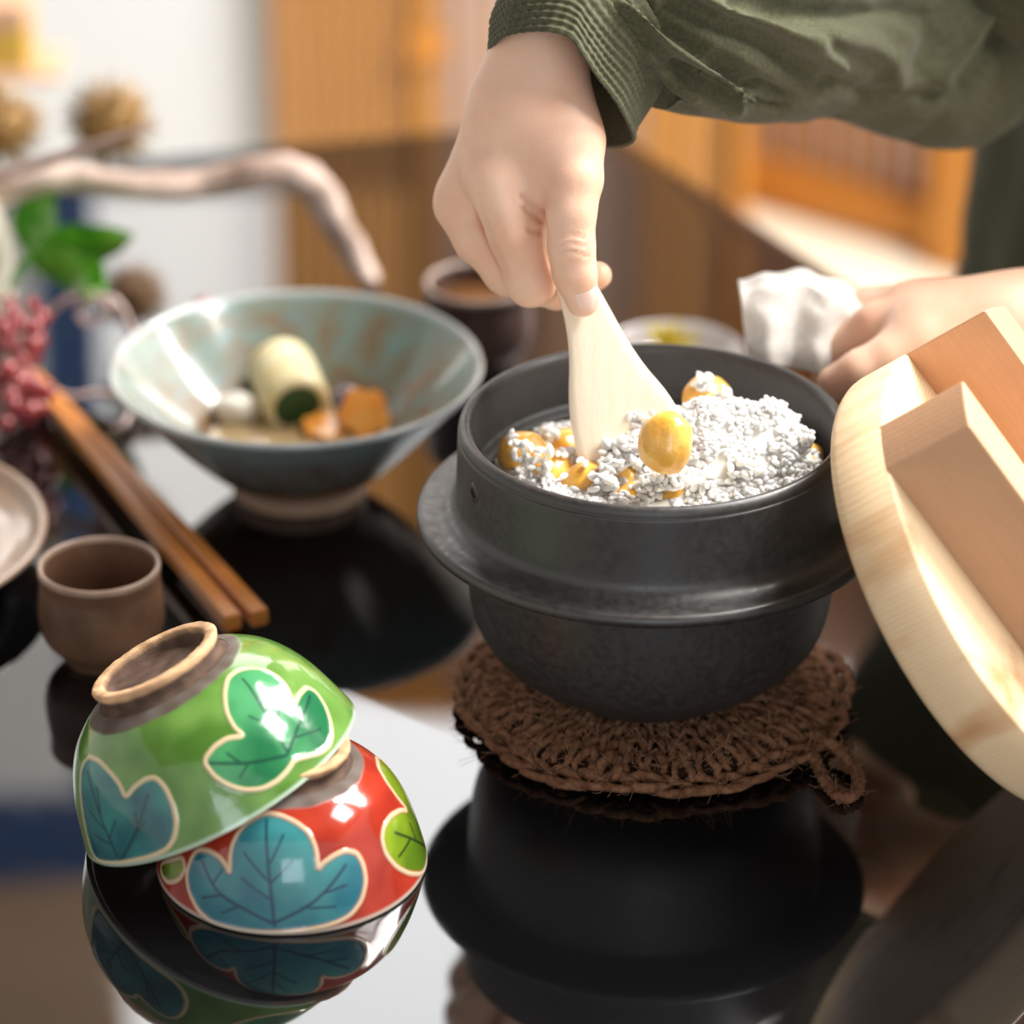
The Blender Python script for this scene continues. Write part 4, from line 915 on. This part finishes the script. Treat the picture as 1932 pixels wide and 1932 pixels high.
idx = [(at_y(940, 338, .037), .0148), (at_y(970, 440, .028), .0112), (at_y(1000, 535, .026), .0100), (at_y(1050, 548, .046), .0082), (at_y(1128, 520, .048), .0066)]
mid = [(at_y(872, 385, .058), .0133), (at_y(905, 450, .050), .0112), (at_y(955, 515, .046), .0095), (at_y(1040, 530, .060), .0080), (at_y(1090, 500, .062), .007)]
rin = [(at_y(876, 375, .080), .0120), (at_y(915, 455, .078), .0100), (at_y(970, 490, .074), .0088), (at_y(1050, 480, .072), .0078)]
lit = [(at_y(900, 360, .098), .0105), (at_y(935, 430, .098), .0088), (at_y(985, 455, .090), .0078), (at_y(1045, 440, .082), .0068)]
thb = [(at_y(1084, 345, .026), .0122), (at_y(1078, 400, .020), .0105), (at_y(1078, 465, .016), .0100), (at_y(1084, 515, .0145), .0094), (at_y(1099, 568, .0155), .0074)]
creases = [(at_y(1052, 462, .006), at_y(1102, 466, .006)), (at_y(1054, 478, .006), at_y(1104, 482, .006)), (at_y(1056, 452, .007), at_y(1096, 454, .007)), (at_y(1000, 375, .016), at_y(1024, 392, .020)), (at_y(990, 388, .016), at_y(1018, 408, .020)), (at_y(998, 432, .017), at_y(1020, 436, .022))]
def right_hand(P):
    d = None
    for (a, ra), (b, rb) in palm:
        q = capsule(P, a, b, ra, rb); d = q if d is None else smin(d, q, .014)
    fa = chain(P, [(at_y(1052, 40, .070), .0160)] + fore, .02); d = smin(d, fa, .012)
    # web of skin between thumb and index
    web = capsule(P, at_y(1010, 345, .036), at_y(1010, 400, .036), .009, .006); d = smin(d, web, .010)
    out = smin(d, chain(P, idx), .006)
    for c in (mid, rin, lit): out = np.minimum(out, smin(d, chain(P, c), .006))
    out = smin(out, smin(d, chain(P, thb), .006), .0012)
    for a, b in creases: out = np.maximum(out, -(capsule(P, a, b, .0006, .0006) - .0004) * 1.0) if False else out
    return out
lo = np.minimum(np.minimum(wr, thb[-1][0]), idx[-2][0]); 
hv, hF = surface_nets(right_hand, (-.050, -.012, .150), (.250, .255, .360), .0016)
hv = relax(hv, hF, 3, .5)
def press_creases(v, F, lines, depth, sig):            # folds of skin pressed into the camera-side surface
    n = np.zeros_like(v); fn = np.cross(v[F[:, 2]] - v[F[:, 0]], v[F[:, 3]] - v[F[:, 1]])
    for c in range(4): np.add.at(n, F[:, c], fn)
    n /= np.linalg.norm(n, axis=1)[:, None] + 1e-12
    if (n * (v - v.mean(0))).sum(1).mean() < 0: n = -n
    r = v - CAM; dep = r @ FW; q = np.stack([966 + FPX * (r @ RT) / dep, 966 + FPX * (r @ DN) / dep], 1); front = np.clip(-(n @ FW) * 2, 0, 1)
    for ln in lines:
        ln = np.asarray(ln, float); d = np.full(len(v), 1e9)
        for a, b in zip(ln[:-1], ln[1:]): d = np.minimum(d, seg_dist(q, a, b))
        v = v - n * (front * depth * (np.exp(-(d / sig) ** 2) - .45 * np.exp(-((d - 2.2 * sig) / sig) ** 2)))[:, None]
    return v
hv = press_creases(hv, hF, [[(1052, 463), (1080, 458), (1108, 466)], [(1050, 478), (1080, 474), (1110, 482)], [(1056, 447), (1082, 443), (1104, 450)]], .0006, 3.2)
hv = press_creases(hv, hF, [[(984, 370), (1004, 384), (1024, 400)], [(988, 392), (1006, 404), (1022, 414)], [(996, 432), (1012, 438), (1024, 436)]], .0011, 4.5)
hv = press_creases(hv, hF, [[(902, 372), (912, 420), (938, 480), (955, 520)]], .0007, 6)
# left hand behind the pot: palm, thumb along the pot rim, fingers closing on the cloth
wl = at_y(1900, 618, .085); el_l = np.array([.43, .16, .185])
pal_l = [((wl, .0185), (at_y(1740, 615, .085), .0165)), ((wl, .018), (at_y(1725, 590, .105), .0150)), ((wl, .017), (at_y(1740, 590, .122), .0130)), ((wl, .017), (at_y(1740, 650, .072), .0145)), ((el_l, .033), (np.array([.31, .115, .170]), .026)), ((np.array([.31, .115, .170]), .026), (wl, .0185))]
f_l = [[(at_y(1730, 612, .088), .0125), (at_y(1655, 612, .092), .0105), (at_y(1590, 655, .098), .0090), (at_y(1560, 700, .100), .0078)],
       [(at_y(1722, 594, .106), .0125), (at_y(1640, 585, .116), .0105), (at_y(1575, 620, .124), .0090), (at_y(1560, 680, .122), .008)],
       [(at_y(1735, 590, .122), .0115), (at_y(1665, 580, .134), .0098), (at_y(1605, 615, .140), .0085), (at_y(1590, 660, .134), .0075)],
       [(at_y(1750, 600, .134), .0098), (at_y(1700, 592, .146), .0085), (at_y(1650, 620, .152), .0075), (at_y(1640, 655, .146), .0068)],
       [(at_y(1740, 650, .072), .0135), (at_y(1680, 675, .066), .0110), (at_y(1625, 700, .064), .0098), (at_y(1572, 722, .068), .0080)]]
def left_hand(P):
    d = None
    for (a, ra), (b, rb) in pal_l:
        q = capsule(P, a, b, ra, rb); d = q if d is None else smin(d, q, .014)
    out = None
    for c in f_l:
        q = smin(d, chain(P, c), .007); out = q if out is None else smin(out, q, .001)
    return out
lv, lF = surface_nets(left_hand, (.105, .035, .085), (.475, .205, .245), .0020)
lv = relax(lv, lF, 3, .5)
# trunk, neck, head and upper arms
FD = np.array([-.62, -.78, 0]); LEAN = FD * .17; SR, SL = np.array([.290, .500, .455]) + LEAN, np.array([.515, .315, .455]) + LEAN; NK = np.array([TORSO[0], TORSO[1], .50]) + LEAN * 1.1
HC = NK + np.array([FD[0] * .03, FD[1] * .03, .155])
SD = np.cross([0, 0, 1], FD)
def trunk(P):
    d = smin(capsule(P, (*TORSO, -.25), (*TORSO, .05), .105, .085), capsule(P, (*TORSO, .10), np.array([*TORSO, .26]) + LEAN * .9, .055, .060), .03); d = smin(d, capsule(P, np.array([*TORSO, .26]) + LEAN * .9, np.array([*TORSO, .38]) + LEAN, .080, .085), .03)
    for a, b, ra, rb, k in ((SR, SL, .040, .040, .04), (SR, el_r, .034, .020, .02), (SL, el_l, .036, .030, .02), (NK - [0, 0, .04], NK + np.array([FD[0] * .015, FD[1] * .015, .09]), .056, .050, .03),
                            (HC + [0, 0, .035] - FD * .012, HC + [0, 0, .02] + FD * .004, .078, .076, .02), (HC + FD * .035 - [0, 0, .055], HC + FD * .045 - [0, 0, .075], .045, .032, .03),
                            (HC + FD * .075 + [0, 0, .012], HC + FD * .098 - [0, 0, .022], .006, .011, .012), (HC + FD * .078 - SD * .012 - [0, 0, .052], HC + FD * .078 + SD * .012 - [0, 0, .052], .0075, .0075, .006),
                            (HC + SD * .076 + [0, 0, .012] - FD * .01, HC + SD * .078 - [0, 0, .022] - FD * .01, .010, .007, .006), (HC - SD * .076 + [0, 0, .012] - FD * .01, HC - SD * .078 - [0, 0, .022] - FD * .01, .010, .007, .006)):
        d = smin(d, capsule(P, a, b, ra, rb), k)
    return d
tv, tF = surface_nets(trunk, (.02, -.04, -.39), (.66, .66, .80), .0075)
tv = relax(tv, tF, 2, .4)
mb = MB(); mb.add(hv, hF); mb.add(lv, lF); mb.add(tv, tF)
skin_body = part('body', mb.V, mb.f, M['skin'], person)
for s in (-1, 1):
    e = HC + FD * .069 + SD * .031 * s + np.array([0, 0, .008]); v = iv * [.0095, .0095, .0088]; part('eye', v + e, if_, M['eye'], person)
    part('eyebrow', *tube(spline([e + SD * x * s + FD * (.008 - abs(x) * .3) + np.array([0, 0, .020 - x * x * 12]) for x in (-.016, 0, .018)], 8), .0028, 6), M['hair'], person)
part('mouth', *tube(spline([HC + FD * (.0865 - abs(x) * .35) + SD * x + np.array([0, 0, -.052]) for x in (-.021, -.01, 0, .01, .021)], 12), [.001] + [.0032] * 10 + [.001], 8), M['lip'], person)
def hair(P):
    d = capsule(P, HC + [0, 0, .040] - FD * .016, HC + [0, 0, .028] - FD * .006, .088, .086)
    d = smin(d, capsule(P, HC - FD * .085 + [0, 0, .02], HC - FD * .10 - [0, 0, .01], .034, .030), .02)
    face = capsule(P, HC + FD * .11 + [0, 0, .012], HC + FD * .10 - [0, 0, .10], .074, .070)
    low = -(P[..., 2] - (HC[2] - .045))
    return np.maximum(np.maximum(d, -face), low)
v, F_ = surface_nets(hair, HC - .16, HC + .17, .006); part('hair', relax(v, F_, 2, .4), F_, M['hair'], person)
# thumbnail and the index fingertip nail
def nail(c, along, across, nrm, l, w):
    v = []
    for i in range(9):
        t = i / 8 * 2 - 1
        for j in range(7):
            u = j / 6 * 2 - 1; hw_ = w * (1 - max(0, t) ** 4 * .5) * (1 - max(0, -t) ** 6 * .4)
            v.append(c + along * t * l + across * u * hw_ + nrm * (-.35 * w * u * u - .12 * l * t * t * (t > 0)))
    g = grid_faces(9, 7); n_ = len(v); v += [p - nrm * .0006 for p in v]
    return np.array(v), g + [tuple(q + n_ for q in x)[::-1] for x in g]
def unit(a): return np.asarray(a) / np.linalg.norm(a)
ta = unit(thb[-1][0] - thb[-2][0]); tc_ = unit(CAM - thb[-1][0]); tn_ = unit(tc_ + .42 * RT); tn_ = unit(tn_ - ta * (tn_ @ ta)); tx = np.cross(ta, tn_)
part('thumbnail', *nail((thb[-2][0] * .47 + thb[-1][0] * .53) + tn_ * .0090, ta, tx, tn_, .0080, .0058), M['nail'], skin_body)

# smock: trunk loft, two sleeves, cuff
def cloth_fold(p, seed=0, s=16): return n3((p[0], p[1], p[2] * .45), s, seed) + .5 * n3(p, s * 2.1, seed + 4)
st = [(-.40, .155, .150), (-.25, .150, .145), (-.10, .142, .140), (.05, .136, .134), (.20, .132, .128), (.32, .135, .125), (.40, .150, .115), (.455, .170, .085), (.482, .120, .070), (.500, .066, .062), (.512, .062, .060)]
sp_ = spline(st, 70); na = 120; v = []
def lean(z): return FD * (lambda t: .17 * t * t * (3 - 2 * t))(min(1, max(0, (z - .135) / .13)))
for z, a, b in sp_:
    for j in range(na):
        an_ = 2 * PI * j / na; ct_ = np.array([*TORSO, z]) + lean(z); loc = ct_ + SD * a * math.cos(an_) + FD * b * math.sin(an_)
        out = loc - ct_; out /= np.linalg.norm(out); v.append(loc + out * .012 * cloth_fold(loc, 3, 13) * min(1, (.50 - z) * 8 if z > .38 else 1))
part('smock', v, grid_faces(70, na, True), M['olive'], person)
def sleeve(name, ctr, rad, n, k, fold, m, seed, ring0=None, blend=.07):
    p = spline(ctr, n); t = np.gradient(p, axis=0); t /= np.linalg.norm(t, axis=1)[:, None]
    r = np.interp(np.linspace(0, 1, n), np.linspace(0, 1, len(rad)), rad)
    s = np.cross(t[0], [0, 0, 1]); s /= np.linalg.norm(s); v = []; w = np.cross(s, t[0])
    ang = [2 * PI * j / k for j in range(k)]
    if ring0 is not None:                # the hem has its own outline: keep its angles, ease into round sections
        ang = [math.atan2((q - p[0]) @ w, (q - p[0]) @ s) for q in ring0]
    ll = np.r_[0, np.cumsum(np.linalg.norm(np.diff(p, axis=0), axis=1))]
    for i in range(n):
        s = s - t[i] * (s @ t[i]); s /= np.linalg.norm(s); w = np.cross(s, t[i])
        e = min(1, ll[i] / blend); e = e * e * (3 - 2 * e)
        for j in range(k):
            a = ang[j]; d = math.cos(a) * s + math.sin(a) * w; q = p[i] + d * r[i]
            if ring0 is not None: q = q * e + (ring0[j] + p[i] - p[0]) * (1 - e)
            v.append(q + d * fold(q, ll[i], a, i / (n - 1)))
    return np.array(v), grid_faces(n, k, True), p, t
def closed_ring(pts, k):
    p = np.asarray(pts); q = spline(np.concatenate([p[-2:], p, p[:3]]), 4000); m = len(p) + 4
    a, b = int(4000 * 2 / m), int(4000 * (2 + len(p)) / m); q = q[a:b]
    l = np.r_[0, np.cumsum(np.linalg.norm(np.diff(q, axis=0), axis=1))]; x = np.linspace(0, l[-1], k, endpoint=False)
    return np.stack([np.interp(x, l, q[:, c]) for c in range(3)], 1)
HEM = [at_y(*q) for q in ((927, 100, .058), (955, 66, .036), (1021, 56, .023), (1075, 68, .021), (1102, 106, .023), (1133, 154, .028), (1165, 199, .032), (1186, 240, .040), (1192, 264, .052), (1165, 274, .068), (1110, 270, .082), (1050, 235, .089), (980, 170, .083), (936, 124, .071))]
cuff_c = np.mean(HEM, 0); opn = unit(.87 * (-.555 * RT + .832 * DN) - .49 * FW)
c1 = cuff_c - opn * .030
ctr = [cuff_c, at_y(1102, 60, .066), at_y(1220, 8, .092), fo_r, at_y(1560, 40, .170), at_y(1690, 75, .205), el_r + np.array([.006, .008, .004]), el_r * .72 + SR * .28, el_r * .4 + SR * .6, SR, SR + np.array([.06, -.03, .0])]
def folds(q, l, a, t):
    # long pulls slanting from the wrist towards the elbow, a bag of cloth under the elbow, and fine creases
    g = min(1, l / .07)
    ph = 2.0 * a - 19 * l + 1.5 * n3(q, 11, 2)
    pull = 1.1 * (.55 - abs(math.sin(ph * .5)) ** .7)
    ph2 = 3.0 * a + 27 * l + 2.0 * n3(q, 15, 6)
    x = 1.0 * pull + .45 * (1 - abs(math.sin(ph2 * .5)) - .4) + .5 * n3(q, 22, 8) + .22 * n3(q, 60, 5)
    return g * (.0050 * x + .004 * n3(q, 9, 12)) + .0010 * n3(q, 50, 1)
FOLDS = [(.0075, 17, [(1290, -20), (1375, 20), (1452, 41), (1511, 70), (1545, 105), (1575, 122)]), (-.0070, 20, [(1270, 5), (1360, 52), (1440, 82), (1500, 120), (1560, 160)]),
         (.0075, 14, [(1180, 5), (1203, 22), (1258, 69), (1308, 101), (1363, 140), (1413, 171)]), (-.0085, 13, [(1192, -12), (1246, 34), (1297, 72), (1355, 114), (1421, 156), (1480, 186)]),
         (-.0060, 13, [(1270, 128), (1343, 160), (1398, 186), (1470, 200)]), (.0045, 14, [(1220, 95), (1270, 152), (1330, 196), (1390, 210)]), (-.0050, 12, [(1215, 140), (1262, 190), (1310, 214)]),
         (-.0080, 24, [(1400, -5), (1500, 22), (1600, 30), (1700, 15), (1765, 30), (1770, 80), (1745, 130)]), (.0060, 22, [(1560, 70), (1630, 80), (1680, 110), (1690, 160)]), (-.0045, 18, [(1570, 150), (1640, 180), (1700, 190), (1790, 175)]),
         (.0050, 16, [(1780, 150), (1830, 90), (1880, 20)]), (-.006, 14, [(1815, 165), (1862, 100), (1910, 30)])]
def press_fold(v, F, ln, amp, sig):
    F = np.asarray(F); n = np.zeros_like(v); fn = np.cross(v[F[:, 2]] - v[F[:, 0]], v[F[:, 3]] - v[F[:, 1]])
    for c in range(4): np.add.at(n, F[:, c], fn)
    n /= np.linalg.norm(n, axis=1)[:, None] + 1e-12
    if (n @ FW).mean() * 0 + ((n * (v - v.mean(0))).sum(1)).mean() < 0: n = -n
    r = v - CAM; dep = r @ FW; q = np.stack([966 + FPX * (r @ RT) / dep, 966 + FPX * (r @ DN) / dep], 1); front = np.clip(-(n @ FW) * 2 + .2, 0, 1)
    ln = np.asarray(ln, float); d = np.full(len(v), 1e9)
    for a, b in zip(ln[:-1], ln[1:]): d = np.minimum(d, seg_dist(q, a, b))
    return v + n * (front * amp * np.exp(-(d / sig) ** 2))[:, None]
v, f, p, t = sleeve('sleeve', ctr, [.0365, .0400, .0480, .0470, .0430, .0460, .050, .054, .054, .050, .042], 280, 200, folds, M['olive'], 0, closed_ring(HEM, 200))
for sg, wd, ln in FOLDS: v = press_fold(v, f, ln, sg, wd)
slv = part('sleeve', v, f, M['olive'], person)
# turned cuff with its ridged band
def cuff_fold(q, l, a, t): return folds(q, l, a, t) * 1.0 + .0012 + .00045 * math.sin(l * 1700) * (1 if l < .034 else .3) + .00035 * math.sin(a * 60 + l * 260) + .0003 * n3(q, 160, 2)
fine = spline(ctr[:5], 400); fl_ = np.r_[0, np.cumsum(np.linalg.norm(np.diff(fine, axis=0), axis=1))]; kend = int(np.searchsorted(fl_, .040))
pc = fine[:kend][:: max(1, kend // 60)]
v1, f1, _, _ = sleeve('cuff', pc, np.interp(np.linspace(0, .040, 6), [0, .03, .06], [.0367, .0385, .0400]), 70, 220, cuff_fold, M['olive'], 0, closed_ring(HEM, 220))
n1 = 220; ring = v1[:n1]; cc = ring.mean(0); inner = [ring + (opn * .0012), cc + (ring - cc) * .965 + opn * .0006, cc + (ring - cc) * .945 - opn * .004, cc + (ring - cc) * .93 - opn * .035]
vv = np.concatenate([np.concatenate(inner[::-1]), v1]); ff = grid_faces(74, n1, True)
part('cuff', vv, ff, M['olive'], slv, label='ridged turned cuff')
ctl = [np.array([.375, .142, .180]), np.array([.41, .15, .182]), el_l + np.array([.01, 0, 0]), el_l * .6 + SL * .4, SL + np.array([.01, -.01, 0]), SL + np.array([-.06, .03, 0])]
v, f, p, t = sleeve('sleeve', ctl, [.040, .044, .050, .052, .050, .042], 90, 80, lambda q, l, a, t: .005 * cloth_fold(q, 9, 20), M['olive'], 0); part('sleeve', v, f, M['olive'], person)
# trousers of the kneeling legs, and socks
def legs(P):
    d = None
    for s in (-1, 1):
        hip = np.array([*TORSO, -.25]) + SD * .085 * s; knee = hip + FD * .24 + SD * .03 * s; knee[2] = -.325; ank = hip - FD * .10; ank[2] = -.360
        for a, b, ra, rb in ((hip, knee, .085, .066), (knee - [0, 0, .012], ank, .058, .036)):
            q = capsule(P, a, b, ra, rb); d = q if d is None else smin(d, q, .02)
    return np.maximum(d, -(P[..., 2] + .398))
v, F_ = surface_nets(legs, (.05, .05, -.42), (.70, .75, -.12), .009); part('trousers', relax(v, F_, 2), F_, M['olive_dark'], person)

# ------------------------------------------------------------------ linen cloth held by the left hand
nu, nv = 60, 50; v = []
for i in range(nv):
    tv_ = i / (nv - 1)
    for j in range(nu):
        u = j / (nu - 1)
        top = np.interp(u, [0, .2, .5, .75, 1], [536, 522, 521, 540, 590]); xl = 1395 + 16 * tv_
        bot = np.interp(u, [0, .5, 1], [672, 705, 735])
        x = xl + u * (1665 - xl); top += 4 * math.sin(11 * u) + 3 * math.sin(23 * u + 1); y = top + tv_ * (bot - top)
        fold = .0042 * math.sin(17 * u + 1.2 * tv_ + .5) * (.25 + .9 * tv_) * (1 - .3 * u) + .003 * n3((u * 4, tv_ * 2, 0), 1.5, 3)
        Y = .092 + .012 * (1 - tv_) ** 2 + fold + .012 * max(0, .12 - tv_) / .12
        v.append(at_y(x, y + 2.5 * math.sin(9 * u) * tv_, Y))
g = grid_faces(nv, nu)
# back layer: the cloth is folded over its top edge
v = np.array(v); bk = v + np.array([0, .011, -.001])
bk[:nu] = v[:nu] + np.array([0, .004, -.0005])
n_ = len(v); rim_f = [(j, j + 1, n_ + j + 1, n_ + j) for j in range(nu - 1)]
cl = solo('dish_cloth', np.concatenate([v, bk]), g + [tuple(q + n_ for q in x)[::-1] for x in g] + [x[::-1] for x in rim_f], M['linen'], tuple(v[0]))
sm = cl.modifiers.new('thickness', 'SOLIDIFY'); sm.thickness = .0008; sm.offset = 0
tag(cl, 'folded white linen cloth held against the back of the rice pot', 'cloth')
